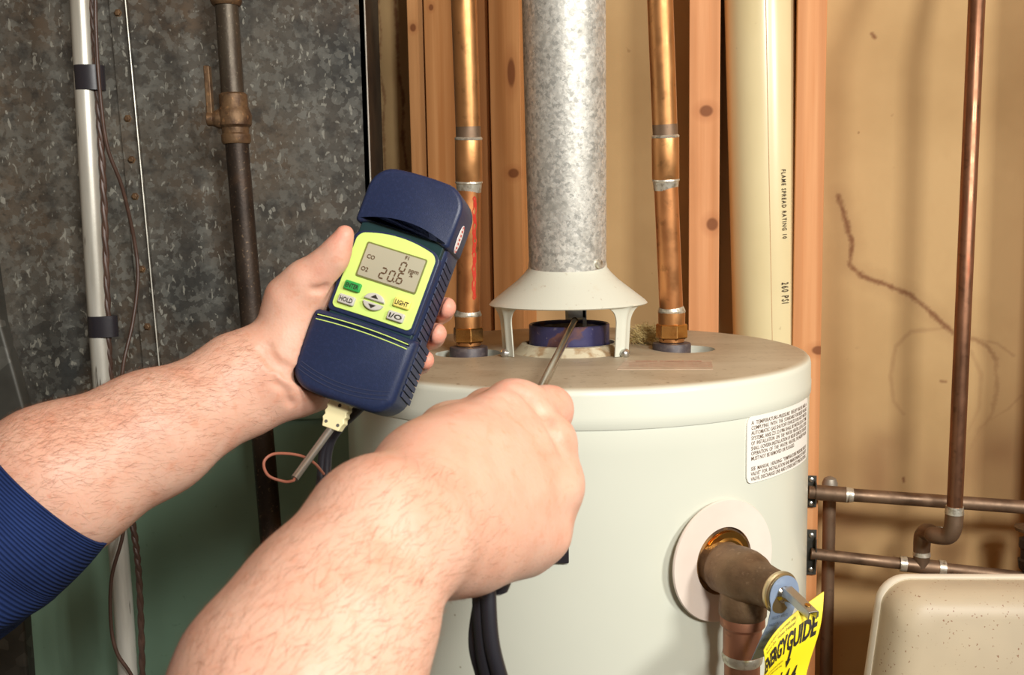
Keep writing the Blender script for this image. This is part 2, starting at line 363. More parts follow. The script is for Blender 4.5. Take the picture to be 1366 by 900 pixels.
MT['skin'] = material('skin', (218, 175, 152), 0.47, 0, [
    dict(k='noise', s=14, d=4, c=(212, 156, 130), lo=.42, hi=.7, a=.5),
    dict(k='noise', s=45, d=5, c=(206, 140, 112), lo=.46, hi=.72, a=.45), dict(k='noise', s=170, st=(1, 1, 1), d=4, c=(206, 140, 108), lo=.55, hi=.75, a=.45),
    dict(k='attr', name='flush', c=(232, 136, 116), lo=0, hi=1, a=.62),
    dict(k='voro', s=48, dist=.02, c=(196, 120, 88), lo=.10, hi=.05, a=.35, mask=dict(k='noise', s=20, lo=.52, hi=.6))],
    [dict(k='noise', s=70, d=5, b=.22, h=.0016), dict(k='voro', s=520, b=.16, h=.0005)], sss=.22, spec=.35)
MT['hair'] = material('arm_hair', (136, 94, 66), 0.5)
MT['sweater'] = material('navy_knit', (34, 54, 104), 0.85, 0, [dict(k='noise', s=30, c=(26, 42, 84), lo=.4, hi=.7), dict(k='rib', p=.00185, c=(20, 34, 70), lo=.2, hi=-1, a=.6)],  # rib layer paints the shade between knit ribs as darker navy
    [dict(k='rib', p=.00185, b=.8, h=.0005), dict(k='noise', s=350, b=.25, h=.0006)], spec=.2)
MT['concrete'] = material('concrete', (140, 130, 116), 0.9, 0, [dict(k='noise', s=6, c=(118, 108, 96), lo=.4, hi=.7)])
MT['fluff'] = material('fibreglass', (206, 184, 124), 0.9)
MT['gold'] = material('ring_metal', (200, 190, 170), 0.2, 1)

# ------------------------------------------------------------------ setting
PSI = radians(12)
WT = Vector((cos(PSI), -sin(PSI), 0)); WN = Vector((-sin(PSI), -cos(PSI), 0)); W0 = Vector((0, 1.38, 0))
def wall_pt(px, py, off): return ray_plane(px, py, W0 + WN * off, WN)
def wall_uz(px, py, off=0.0):
    p = wall_pt(px, py, off); return (p - W0).dot(WT), p.z
# water stains on the wallboard (polyline, width, strength), pixel readings turned into wall coordinates
stains = [
    ([(1118, 262), (1130, 300), (1137, 325), (1133, 352), (1150, 368), (1180, 379), (1215, 393), (1243, 418), (1265, 438), (1282, 450)], .0052, .95, 'rag'),
    ([(1282, 450), (1300, 452), (1318, 462), (1328, 478)], .0042, .6, 'rag'), ([(1300, 452), (1330, 458), (1352, 474)], .003, .35, ''),
    ([(1255, 438), (1215, 442), (1195, 462), (1188, 500), (1192, 535), (1205, 552)], .004, .30, ''),
    ([(1295, 468), (1309, 500), (1306, 545), (1292, 575)], .004, .25, ''), ([(1328, 480), (1330, 520), (1322, 555), (1305, 575), (1294, 600)], .004, .38, 'rag'),
    ([(1362, 528), (1345, 545), (1318, 562), (1300, 590)], .003, .3, ''), ([(1294, 600), (1288, 640), (1290, 690), (1284, 760)], .005, .25, ''),
    ([(504, 0), (508, 40), (506, 90), (513, 130), (511, 170), (514, 225)], .003, .75, 'rag'),
    ([(527, 0), (530, 45), (531, 90), (538, 130), (537, 185), (543, 225)], .0035, .95, 'rag'),
    ([(1163, 45), (1167, 50)], .0035, 1.0, ''), ([(1205, 638), (1206, 642)], .003, 1.0, ''), ([(1255, 508), (1262, 509)], .0025, .7, ''),
]
segs = []
for pts, w, a, rg in stains:
    q = [wall_uz(x, y) for x, y in pts]
    for i in range(len(q) - 1): segs.append((q[i], q[i + 1], w, a, rg))
def coords(lo, hi, fine, step, coarse):
    c = set(np.round(np.arange(lo, hi, coarse), 4))
    for a, b in fine: c = {v for v in c if not (a - step < v < b + step)} | set(np.round(np.arange(a, b, step), 4))
    return np.array(sorted(c))
us = coords(-1.2, 2.0, [(-0.22, -0.12), (0.40, 0.80)], 0.0013, 0.1)
zs = coords(0, 2.7, [(1.02, 2.0)], 0.0016, 0.1)
U, Z = np.meshgrid(us, zs, indexing='ij')
st = np.zeros_like(U)
def vnoise(f, seed):
    r = np.random.RandomState(seed); G = r.rand(256, 256); x = U * f + 500; y = Z * f + 500
    xi, yi = np.floor(x).astype(int), np.floor(y).astype(int); fx, fy = x - xi, y - yi; fx = fx * fx * (3 - 2 * fx); fy = fy * fy * (3 - 2 * fy)
    g = lambda a, b_: G[a % 256, b_ % 256]
    return (g(xi, yi) * (1 - fx) + g(xi + 1, yi) * fx) * (1 - fy) + (g(xi, yi + 1) * (1 - fx) + g(xi + 1, yi + 1) * fx) * fy - .5
rag = .0026 * vnoise(120, 1) + .0022 * vnoise(400, 2)
for (a, b, w, al, rg) in segs:
    ax, az = a; bx, bz = b; dx, dz = bx - ax, bz - az
    h = np.clip(((U - ax) * dx + (Z - az) * dz) / (dx * dx + dz * dz + 1e-12), 0, 1)
    d = np.sqrt((U - ax - h * dx) ** 2 + (Z - az - h * dz) ** 2)
    d = np.maximum(d + (rag if rg else rag * .4), 0)
    st = np.maximum(st, al * np.clip(1 - np.abs(d) / w, 0, 1) ** 0.7)
    if rg: st = np.maximum(st, al * .22 * np.clip(1 - np.abs(d) / (w * 4), 0, 1))
for (bx, by, br, ba) in ((1165, 632, .055, .55), (1240, 645, .04, .35), (1335, 620, .05, .42), (1255, 735, .035, .45), (1140, 700, .035, .35), (1215, 775, .06, .45), (1180, 590, .035, .28), (1290, 690, .025, .15)):  # soft brown darkening around the copper pipes, added to the same attribute
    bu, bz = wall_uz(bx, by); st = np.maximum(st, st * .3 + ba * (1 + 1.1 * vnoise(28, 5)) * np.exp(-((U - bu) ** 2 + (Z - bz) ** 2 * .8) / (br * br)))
nu, nz = U.shape
vv = np.stack([W0.x + WT.x * U, W0.y + WT.y * U, Z], -1).reshape(-1, 3)
ii = np.arange(nu * nz).reshape(nu, nz)
ff = np.stack([ii[:-1, :-1], ii[1:, :-1], ii[1:, 1:], ii[:-1, 1:]], -1).reshape(-1, 4)
me = bpy.data.meshes.new('wall_back'); me.from_pydata(vv.tolist(), [], ff.tolist()); me.update()
at = me.attributes.new('stain_and_tone', 'FLOAT', 'POINT'); at.data.foreach_set('value', st.reshape(-1).astype(np.float32))
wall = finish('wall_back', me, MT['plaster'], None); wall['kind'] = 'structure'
tag(obj('wall_far', MB().box(W0 + WT * .4 - WN * .06 + Vector((0, 0, 1.35)), (3.2, .1, 2.7), (WT, WN, Vector((0, 0, 1)))), MT['concrete']), kind='structure').name = 'wall_outer'
tag(obj('floor', MB().box((0, 0, -.05), (4.4, 4.4, .1)), MT['concrete']), kind='structure')
tag(obj('ceiling', MB().box((0.2, .6, 2.75), (4, 3, .1)), wood('ceiling_board', (196, 156, 108))), kind='structure')
tag(obj('wall_left', MB().box((-1.35, .4, 1.35), (.1, 3.4, 2.7)), MT['concrete']), kind='structure')
tag(obj('wall_right', MB().box((1.95, .2, 1.35), (.1, 3.0, 2.7)), MT['concrete']), kind='structure')

# wall studs (parts of the back wall): left and right pixel edge at the top, depth in front of the wall
def stud(x0t, x1t, off, base, knots=(), dark=(196, 132, 78), thick=.089, seed=0):
    u0, _ = wall_uz(x0t, 200, off); u1, _ = wall_uz(x1t, 200, off)
    c = W0 + WT * ((u0 + u1) / 2) + WN * (off - thick / 2 + .0005); o = Vector((c.x, c.y, 1.35))
    kn = []
    for (kx, ky, rx, rz) in knots:
        p = wall_pt(kx, ky, off); q = p - o
        kn.append((q.x, q.z, rx, rz, (96, 58, 34)))
    mb = MB().box(o, (u1 - u0, thick, 2.7), (WT, WN, Vector((0, 0, 1))))
    s = obj('stud', mb, wood('stud_wood', tuple(int(v * k + 225 * (1 - k) * (.95, .78, .6)[i]) for i, (v, k) in enumerate(zip(base, (.9, .85, .8)))), kn, dark, (seed * 1.3, seed, seed * .7)), wall, bevel=.0012)
    return s
def reorigin(s):
    c = sum((Vector(v.co) for v in s.data.vertices), Vector()) / len(s.data.vertices)
    s.data.transform(Matrix.Translation(-c)); s.location = c
for a in [(548, 569, .080, (206, 150, 92), [(551, 37, .004, .005)], (176, 118, 66)), (570, 611, .089, (206, 146, 86), [(575, 10, .003, .004)], (182, 118, 62)),
          (611.5, 654, .083, (190, 128, 72), [(657, 222, .003, .008), (627, 90, .002, .004)], (160, 100, 52)), (655, 696, .089, (214, 152, 90), [(682, 97, .005, .018), (685, 231, .007, .006)], (188, 126, 70)),
          (919, 960, .089, (226, 160, 108), [(942, 148, .008, .007), (950, 299, .007, .008)], (206, 138, 86)),
          (1061, 1100, .089, (226, 160, 104), [(1092, 467, .008, .0055)], (206, 136, 82)), (1420, 1462, .089, (222, 156, 100), [], (200, 132, 80))]:
    reorigin(stud(*a[:4], knots=a[4], dark=a[5], seed=a[0] * .01))

# ------------------------------------------------------------------ water heater
HC = PY(766, 469, 1.0); HX, HY = HC.x, HC.y; ZT = 1.42; HR = 0.2345
heater = thing('water_heater', 'tall off-white cylindrical gas water heater with dusty beige top', 'water heater', (HX, HY, 0))
obj('jacket', MB().lathe((HX, HY, 0), (0, 0, 1), [(.06, HR - .004), (.065, HR - .001), (ZT - .055, HR - .001), (ZT - .0352, HR - .0008), (ZT - .0346, HR - .0010), (ZT - .03, HR - .003)], 160), MT['jacket'], heater)
lid = obj('lid', MB().lathe((HX, HY, ZT), (0, 0, 1), [(-.026, HR - .01), (-.0345, HR - .0012), (-.0345, HR - .0001), (-.0338, HR + .0004), (-.024, HR + .0006), (-.0215, HR + .0001), (-.007, HR + .0000), (-.0035, HR - .0008), (-.001, HR - .003), (0, HR - .007)] , 160), MT['lid'], heater, sharp=50)
PX = .1035
holes = []
cyl = MB()
holes_at = [(Vector((HX - PX - .006, HY - .005, ZT)), .034), (Vector((HX + PX + .010, HY - .003, ZT)), .031)]
for c, r in holes_at: cyl.lathe(c + Vector((0, 0, -.022)), (0, 0, 1), [(0, r), (.06, r)], 40)
cut = obj('cutter', cyl, MT['dark'])
bo = lid.modifiers.new('b', 'BOOLEAN'); bo.object = cut; bo.operation = 'DIFFERENCE'; bo.solver = 'EXACT'
dg = bpy.context.evaluated_depsgraph_get(); dg.update()
nm = bpy.data.meshes.new_from_object(lid.evaluated_get(dg)); lid.modifiers.clear(); lid.data = nm
bpy.data.objects.remove(cut)
nm.shade_smooth(); nm.set_sharp_from_angle(angle=radians(50))
obj('flue_ring', MB().lathe((HX - .004, HY, ZT - .002), (0, 0, 1), [(0, .062), (.004, .057), (.0105, .0505), (.011, .0455), (.001, .043)], 64, cap=(False, True)), MT['ring_base'], heater, label='raised cream ring around the flue outlet')
cz = ZT + .004
obj('flue_collar', MB().lathe((HX - .005, HY, cz), (0, 0, 1), [(0, .0415), (.0235, .0415), (.0245, .0405), (.0235, .0385), (.0, .0385)], 64, cap=(False, False)), MT['collar'], heater, label='blued and rusty flue collar')
obj('flue_ash', MB().lathe((HX - .005, HY, cz), (0, 0, 1), [(.019, .0384), (.0215, .03), (.018, .015), (.019, .001)], 40, cap=(False, True)), MT['ash'], heater)
obj('spark_baffle', MB().box((HX + .012, HY + .012, cz + .024), (.004, .001, .03)).box((HX + .004, HY + .012, cz + .036), (.018, .001, .014)), MT['zinc'], heater)
# support ring at the foot
obj('foot', MB().lathe((HX, HY, 0), (0, 0, 1), [(0, HR - .03), (.06, HR - .03)], 48), MT['dark'], heater)

def cyl_hit(px, py, R, off=0):
    r = FWD + RGT * ((px - W_PX / 2) / F_PX) - UPV * ((py - H_PX / 2) / F_PX)
    ox, oy = CAM.x - HX, CAM.y - HY
    a = r.x ** 2 + r.y ** 2; b = 2 * (ox * r.x + oy * r.y); c = ox * ox + oy * oy - R * R
    D = b * b - 4 * a * c
    if D < 0: D = 0
    t = (-b - sqrt(D)) / (2 * a); p = CAM + r * t
    return atan2(p.x - HX, -(p.y - HY)), p.z
def on_cyl(phi, z, R): return Vector((HX + R * sin(phi), HY - R * cos(phi), z))
# relief valve instruction label
a0, zt0 = cyl_hit(996.5, 556.5, HR); a1, zt1 = cyl_hit(1077.0, 529, HR); _, zb0 = cyl_hit(996.5, 645.7, HR)
a1 = min(a1, a0 + .62); zt = zt0; zb = zb0; HL = zt - zb
lab = MB(); NA = 80
def rrect(w, h, r, n=5, x=0, y=0):
    out = []
    for cx, cy, s in ((w / 2 - r, h / 2 - r, 0), (-w / 2 + r, h / 2 - r, 1), (-w / 2 + r, -h / 2 + r, 2), (w / 2 - r, -h / 2 + r, 3)):
        for k in range(n + 1):
            t = (s + k / n) * pi / 2; out.append((x + cx + r * cos(t), y + cy + r * sin(t)))
    return out
cols = []
rr = .006
for i in range(NA + 1):
    s = i / NA; arc = s * (a1 - a0) * HR; full = (a1 - a0) * HR
    e = min(arc, full - arc); ins = rr - sqrt(max(rr * rr - max(rr - e, 0) ** 2, 0)) if e < rr else 0
    cols.append((a0 + s * (a1 - a0), zt - ins, zb + ins))
vs = []; 
for R in (HR - .0008, HR + .0004):
    for (a, t, b) in cols: vs += [on_cyl(a, t, R), on_cyl(a, b, R)]
n1 = (NA + 1) * 2; fs = []
for i in range(NA):
    k = 2 * i
    fs.append((n1 + k, n1 + k + 1, n1 + k + 3, n1 + k + 2))
    fs.append((k, k + 2, n1 + k + 2, n1 + k)); fs.append((k + 1, n1 + k + 1, n1 + k + 3, k + 3))
fs.append((0, n1, n1 + 1, 1)); fs.append((n1 - 2, n1 - 1, 2 * n1 - 1, 2 * n1 - 2))
lab.add(vs, fs)
lo = obj('instruction_label', lab, MT['label_white'], heater, label='white relief valve instruction label with brown print')
lines = ['A  TEMPERATURE-PRESSURE  RELIEF VALVE AND A', 'COMPLYING  WITH  THE  STANDARD FOR RELIEF VALVES', 'AUTOMATIC GAS SHUTOFF DEVICES FOR HOT WATER',
         'SYSTEMS, ANSI Z21.22-1986 SHALL BE INSTALLED AT TIME', 'OF  INSTALLATION  ON  THE  WATER  HEATER. LOCAL CODES', 'SHALL GOVERN INSTALLATION OF RELIEF DEVICES. FOR SAFE',
         'OPERATION  OF  THE  WATER  HEATER, THE RELIEF VALVE', 'MUST NOT BE REMOVED OR PLUGGED.', None, 'SEE  MANUAL  HEADING- "TEMPERATURE PRESSURE RELIEF',
         'VALVE"  FOR  INSTALLATION AND MAINTENANCE OF RELIEF', 'VALVE, DISCHARGE LINE AND OTHER SAFETY PRECAUTIONS.']
tx = MB(); full = (a1 - a0) * HR
for i, s in enumerate(lines):
    if s is None: continue
    y = zt - HL * (.085 + i * .0765) - .0022
    put_text(tx, s, lambda x, yy: on_cyl(a0 + x / HR, yy, HR + .0006), .0047, x0=.005, y0=y, width=(full - .012) * (.66 if 'PLUGGED' in s else 1), bold=.00004)
obj('label_print', tx, MT['label_ink'], lo, flat=True, fixn=False)
# faded warning sticker on the lid
def lid_pt(px, py, dz=0): return ray_plane(px, py, Vector((0, 0, ZT + dz)), Vector((0, 0, 1)))
q = [lid_pt(834, 481), lid_pt(950, 481), lid_pt(951, 493), lid_pt(823, 493)]
st_ = obj('warning_sticker', MB().add([p + Vector((0, 0, z)) for z in (-.0005, .0004) for p in q], [(0, 1, 2, 3), (4, 5, 6, 7), (0, 1, 5, 4), (1, 2, 6, 5), (2, 3, 7, 6), (3, 0, 4, 7)]), MT['label_faint'], heater, label='faded dust-covered warning sticker on the lid')
tx = MB(); eu = (q[1] - q[0]).normalized(); ev = Vector((-eu.y, eu.x, 0)); wq = (q[1] - q[0]).length
org = q[0] + ev * -.010 + Vector((0, 0, .0007))
put_text(tx, 'WARNING  FLAMMABLE VAPORS', lambda x, y: org + eu * x + ev * y, .009, x0=.010, y0=0, width=wq - .02, bold=.0002)
for i in range(4): put_text(tx, 'DO NOT STORE OR USE GASOLINE OR OTHER FLAMMABLE VAPORS OR LIQUIDS NEAR', lambda x, y: org + eu * x + ev * y, .0045, x0=.004, y0=-.010 - i * .0075, width=wq - .006)
obj('sticker_print', tx, MT['faint_red'], st_, flat=True, fixn=False)
# dark rating plate behind the fist, and flat embossed mark
ap, zp = cyl_hit(706, 742, HR); aq, zq = cyl_hit(759, 750, HR); _, ztop = cyl_hit(730, 650, HR)
pl = MB(); n = 12
ang = [ap - .30 + (aq - ap + .30) * i / n for i in range(n + 1)]
vs = []
for R in (HR - .001, HR + .003):
    for a in ang: vs += [on_cyl(a, ztop, R), on_cyl(a, zq, R)]
n1 = 2 * (n + 1); fs = []
for i in range(n):
    k = 2 * i; fs += [(n1 + k, n1 + k + 1, n1 + k + 3, n1 + k + 2), (k, k + 2, n1 + k + 2, n1 + k), (k + 1, n1 + k + 1, n1 + k + 3, k + 3)]
fs += [(0, n1, n1 + 1, 1), (n1 - 2, n1 - 1, 2 * n1 - 1, 2 * n1 - 2)]
pl.add(vs, fs); obj('rating_plate', pl, MT['tape'], heater, label='black plate on the heater jacket, mostly behind the fist', bevel=.0008)

# escutcheon and its dark hole
ag, zg = cyl_hit(962, 746, HR)
GN = Vector((sin(ag), -cos(ag), 0)); GT = Vector((cos(ag), sin(ag), 0)); GC = on_cyl(ag, zg, HR)
obj('escutcheon', MB().lathe(GC + GN * .0015, GN, [(0, .0290), (0, .052), (.0015, .0525), (.0028, .0518), (.0028, .0290)], 72, closed=True, cap=(False, False)), MT['gasket'], heater, label='flat pinkish-white ring around the relief valve')
obj('insulation_well', MB().lathe(GC + GN * .0012, GN, [(0, .0300), (.0006, .0300)], 48), material('opening_insulation', (150, 112, 66), .8, 0, [dict(k='noise', s=60, c=(70, 50, 32), lo=.4, hi=.6)]), heater)

# ------------------------------------------------------------------ relief valve
rv = thing('relief_valve', 'bronze temperature relief valve with chrome lever on the heater side', 'valve', GC)
A = GN
VC = GC - GT * .0075 - Vector((0, 0, .001))
obj('inlet', MB().lathe(GC + GT * .002, A, [(-.01, .0235), (.0015, .0235), (.0015, .0255), (.003, .0255), (.003, .0235), (.0045, .0235), (.0045, .0245), (.0055, .0245), (.0055, .020), (.007, .018)], 40), MT['brass_bright'], rv, label='bright brass inlet threads')
vb = MB().lathe(VC, A, [(-.004, .0185), (.010, .0190), (.0115, .0200), (.0135, .0212), (.018, .0208), (.022, .0212), (.030, .0222), (.040, .0222), (.047, .0208), (.052, .0185), (.056, .0172), (.066, .0160), (.076, .0155), (.078, .0150)], 56)
TC = VC + A * .036
vb.lathe(TC + Vector((0, 0, .006)), (0, 0, -1), [(0, .012), (.010, .0165), (.018, .0178), (.024, .0184), (.034, .0192), (.038, .0190), (.0395, .0178)], 56)
obj('body', vb, MT['brass_old'], rv, sharp=50)
EC = VC + A * .078
obj('bonnet', MB().lathe(EC, A, [(-.003, .0154), (-.001, .0166), (.0015, .0168), (.002, .0155), (.0035, .0152), (.004, .0125)], 48), MT['brass_dull'], rv, label='crimped metal bonnet ring')
# blue tag: round head on the bonnet, tail hanging down to the left
S1 = GT; UPZ = Vector((0, 0, 1))
head = [(.0146 * cos(t), .0146 * sin(t)) for t in np.linspace(-.75, pi + .35, 22)]
tail_l = [(-.0130, -.010), (-.0145, -.022), (-.0200, -.036), (-.0245, -.050)]
tail_r = [(-.004, -.050), (.002, -.036), (.0085, -.022), (.0115, -.010)]
poly = head + tail_l + tail_r
def tagfn(x, y, z):
    fwd = .0045 + z - (0.22 * max(0, -y - .012))
    return EC + S1 * x + UPZ * y + A * fwd
tg = obj('tag_plate', MB().prism(poly, tagfn, 0, .0007), MT['blue_tag'], rv, label='pale blue metal information tag')
tx = MB()
for i, s in enumerate(['RELIEF VALVE', 'MADE IN USA', 'SET PRESS 150 PSI', 'LIFT LEVER ANNUALLY', 'CSA RATING 100,000']):
    put_text(tx, s, lambda x, y: tagfn(x, y, .0009), .0036, x0=-.011 - i * .0022, y0=-.018 - i * .006, width=.0155)
obj('tag_print', tx, material('tag_ink', (96, 116, 150), .6), tg, flat=True, fixn=False)
obj('stem', MB().lathe(EC + A * .003, A, [(0, .0065), (.002, .0068), (.004, .0045), (.013, .004)], 24), MT['steel'], rv)
# lever: folded channel pointing out and down
l0 = EC + A * .007 + UPZ * .004; l1 = ray_plane(1085, 821, EC + A * .040, A)
ld = (l1 - l0).normalized(); ls = S1; ls = (ls - ld * ls.dot(ld)).normalized(); lu = ls.cross(ld).normalized()
if lu.z < 0: lu = -lu
Ll = (l1 - l0).length
lev = MB().box(l0 + ld * (Ll / 2) + lu * .0030, (Ll, .0072, .001), (ld, ls, lu))
for s in (-1, 1): lev.box(l0 + ld * (Ll / 2) + ls * (s * .0036), (Ll, .001, .0065), (ld, ls, lu))
lv = obj('lever', lev, MT['zinc'], rv, bevel=.0004, label='chrome test lever')
obj('lever_hole', MB().lathe(l1 - ld * .008 + lu * .0038, lu, [(0, .0022), (.0004, .0022)], 16), MT['brass_bright'], lv)
# discharge pipe
dp0 = TC + Vector((0, 0, -.0325))
dp = thing('discharge_pipe', 'flux-stained copper pipe dropping from the relief valve', 'pipe', (dp0.x, dp0.y, .08))
obj('adapter', MB().lathe(dp0 + Vector((0, 0, .004)), (0, 0, -1), [(0, .0165), (.002, .0178), (.012, .018), (.015, .0155), (.034, .0155), (.036, .0158), (.037, .0148)], 40), MT['copper_end'], dp)
obj('solder_ring', MB().lathe(dp0 + Vector((0, 0, -.032)), (0, 0, -1), [(0, .0157), (.003, .0166), (.007, .0158), (.009, .0142)], 32), MT['solder'], dp)
obj('pipe', MB().lathe(dp0 + Vector((0, 0, -.030)), (0, 0, -1), [(0, .0143), (dp0.z - .03 - .08, .0143)], 32), MT['copper_end'], dp)
# yellow energy guide sheet, curling off the heater
def on_e(px, py, off): return ray_plane(px, py, GC + GT * .04 + GN * off, GN)
P00, P10, P01, P11 = PD(1019, 867, .706), PD(1099, 789, .722), PD(1013, 960, .706), PD(1071, 945, .716)
eg = thing('energy_label', 'yellow paper energy guide sheet with bold black print under the valve lever', 'label', (P00 + P11) / 2)
P20 = PD(1053, 833, .712)
def egp(u, v, z=0):
    top = P00 * (1 - u) * (1 - u) + (P20 * 2 - (P00 + P10) * .5) * (2 * u * (1 - u)) + P10 * u * u
    bot = P01 * (1 - u) + P11 * u
    nn = (P10 - P00).cross(P01 - P00).normalized()
    if nn.y > 0: nn = -nn
    bow = -.006 * sin(pi * u) + .003 * sin(2 * pi * v)
    return top * (1 - v) + bot * v + nn * (bow + z)
g = MB(); NU = 14
for z in (0, -.0006):
    g.add([egp(i / NU, j / NU, z) for i in range(NU + 1) for j in range(NU + 1)], [(i * (NU + 1) + j, (i + 1) * (NU + 1) + j, (i + 1) * (NU + 1) + j + 1, i * (NU + 1) + j + 1) for i in range(NU) for j in range(NU)])
n0 = (NU + 1) ** 2
for i in range(NU):
    for (a, b) in ((i * (NU + 1), (i + 1) * (NU + 1)), (i * (NU + 1) + NU, (i + 1) * (NU + 1) + NU), (i, i + 1), (NU * (NU + 1) + i, NU * (NU + 1) + i + 1)):
        g.f.append((a, b, b + n0, a + n0))
obj('sheet', g, MT['yellow'], eg, sharp=60)
tx = MB()
def egt(x, y): return egp(x, y, .0007)
put_text(tx, 'ENERGYGUIDE', lambda x, y: egt(x, .33 - y), .27, x0=.0, y0=0, width=.95, bold=.010)
tx.add([egt(*p) for p in ((.60, .32), (.635, .32), (.635, .46), (.66, .46), (.6175, .56), (.575, .46), (.60, .46))], [(0, 1, 2, 3, 4, 5, 6)])
for i, s in enumerate(['Based on standard U.S. Government tests', 'Natural Gas   Water Heater']): put_text(tx, s, lambda x, y: egt(x, .05 + i * .05 - y), .05, x0=.06, width=.6)
for i, s in enumerate(['All energy use shown below is based on', 'the average cost of gas in your area']): put_text(tx, s, lambda x, y: egt(x, .44 + i * .055 - y), .05, x0=.05, width=.46)
put_text(tx, '$ 1 4 4', lambda x, y: egt(x, .74 - y), .22, x0=.40, width=.42, bold=.006)
obj('sheet_print', tx, MT['black_ink'], eg, flat=True, fixn=False)

# ------------------------------------------------------------------ draft hood
hood = thing('draft_hood', 'off-white conical draft hood on thin legs over the flue', 'draft hood', (HX - .006, HY, ZT))
hc = Vector((HX - .006, HY, ZT))
hz = .0497
prof = [(hz - .001, .0800), (hz, .0812), (hz + .003, .0785), (hz + .024, .0515), (hz + .031, .0445), (hz + .036, .0405), (hz + .052, .0385), (hz + .052, .0372), (hz + .035, .039), (hz + .023, .0500), (hz + .002, .0770)]
obj('cone', MB().lathe(hc, (0, 0, 1), prof, 96, cap=(False, False), closed=True), MT['hood'], hood, sharp=60)
def leg(phi0):
    mb = MB(); na, nh = 12, 22; grid = [[], []]
    for L, dr in ((0, 0), (1, -.0013)):
        for j in range(nh + 1):
            s = j / nh; z = .0005 + s * hz
            dtop = hz - z; fr = .017
            aw = .138
            extra = fr - sqrt(max(fr * fr - max(fr - dtop, 0) ** 2, 0)) if dtop < fr else 0
            hw = aw + extra / .074
            r = .0725 + .0035 * s + (extra / fr) * .004 + dr
            for i in range(na + 1):
                t = -1 + 2 * i / na; crease = .0016 * math.exp(-((t - .1) / .25) ** 2)
                a = phi0 + t * hw
                grid[L].append(hc + Vector(((r + crease) * sin(a), -(r + crease) * cos(a), z)))
    n = na + 1; N0 = len(grid[0]); vs = grid[0] + grid[1]; fs = []
    for j in range(nh):
        for i in range(na):
            a = j * n + i; fs += [(a, a + 1, a + n + 1, a + n), (N0 + a, N0 + a + n, N0 + a + n + 1, N0 + a + 1)]
        for a in (j * n, j * n + na): fs.append((a, a + n, N0 + a + n, N0 + a))
    for i in range(na):
        fs += [(i, N0 + i, N0 + i + 1, i + 1), (nh * n + i, nh * n + i + 1, N0 + nh * n + i + 1, N0 + nh * n + i)]
    mb.add(vs, fs); lg = obj('leg', mb, MT['hood'], hood, sharp=50)
    a = phi0; p = hc + Vector((.0755 * sin(a), -.0755 * cos(a), .0035))
    d = Vector((sin(a), -cos(a), .3)).normalized()
    obj('screw', MB().lathe(p, d, [(-.002, .0048), (.002, .0046), (.0034, .0036), (.0044, .001)], 12), MT['zinc'], lg)
for ph in (radians(43.5), radians(-60), radians(171)): leg(ph)

# vent pipe above the hood
v0 = PY(757, 361, .997); v0.x = HX - .006; v1 = PY(749, -200, .955)
va = (v1 - v0).normalized()
vent = thing('vent_pipe', 'mottled galvanised steel vent pipe rising from the draft hood', 'pipe', v0)
vm = MB(); n = 96; rings = []
for (h, r, tilt) in ((-.001, .0388, 1), (.001, .0392, 1), (.0025, .0392, 1), (.02, .0395, .3), (.12, .0400, 0), (.5, .0410, 0), (1.17, .0410, 0)):
    a = va.cross(Vector((0, 1, 0))).normalized(); b = va.cross(a)
    if a.x < 0: a = -a
    rings.append([v0 + va * (h + tilt * .0056 * cos(2 * pi * j / n)) + (a * cos(2 * pi * j / n) + b * sin(2 * pi * j / n)) * r for j in range(n)])
vm.rings(rings, (False, False)); rings2 = [[v0 + (p - v0) * 1.0 - ((p - v0) - va * (p - v0).dot(va)) * .02 for p in r] for r in rings]
vm.rings(rings2, (False, False))
obj('pipe_wall', vm, MT['vent'], vent, fixn=False)
ps = v0 + va * .0078 + Vector((.0287, -.0277, 0))
obj('screw', MB().lathe(ps, Vector((.72, -.7, 0)), [(-.002, .0040), (.0015, .0046), (.003, .0040), (.0036, .001)], 14), MT['solder'], vent)

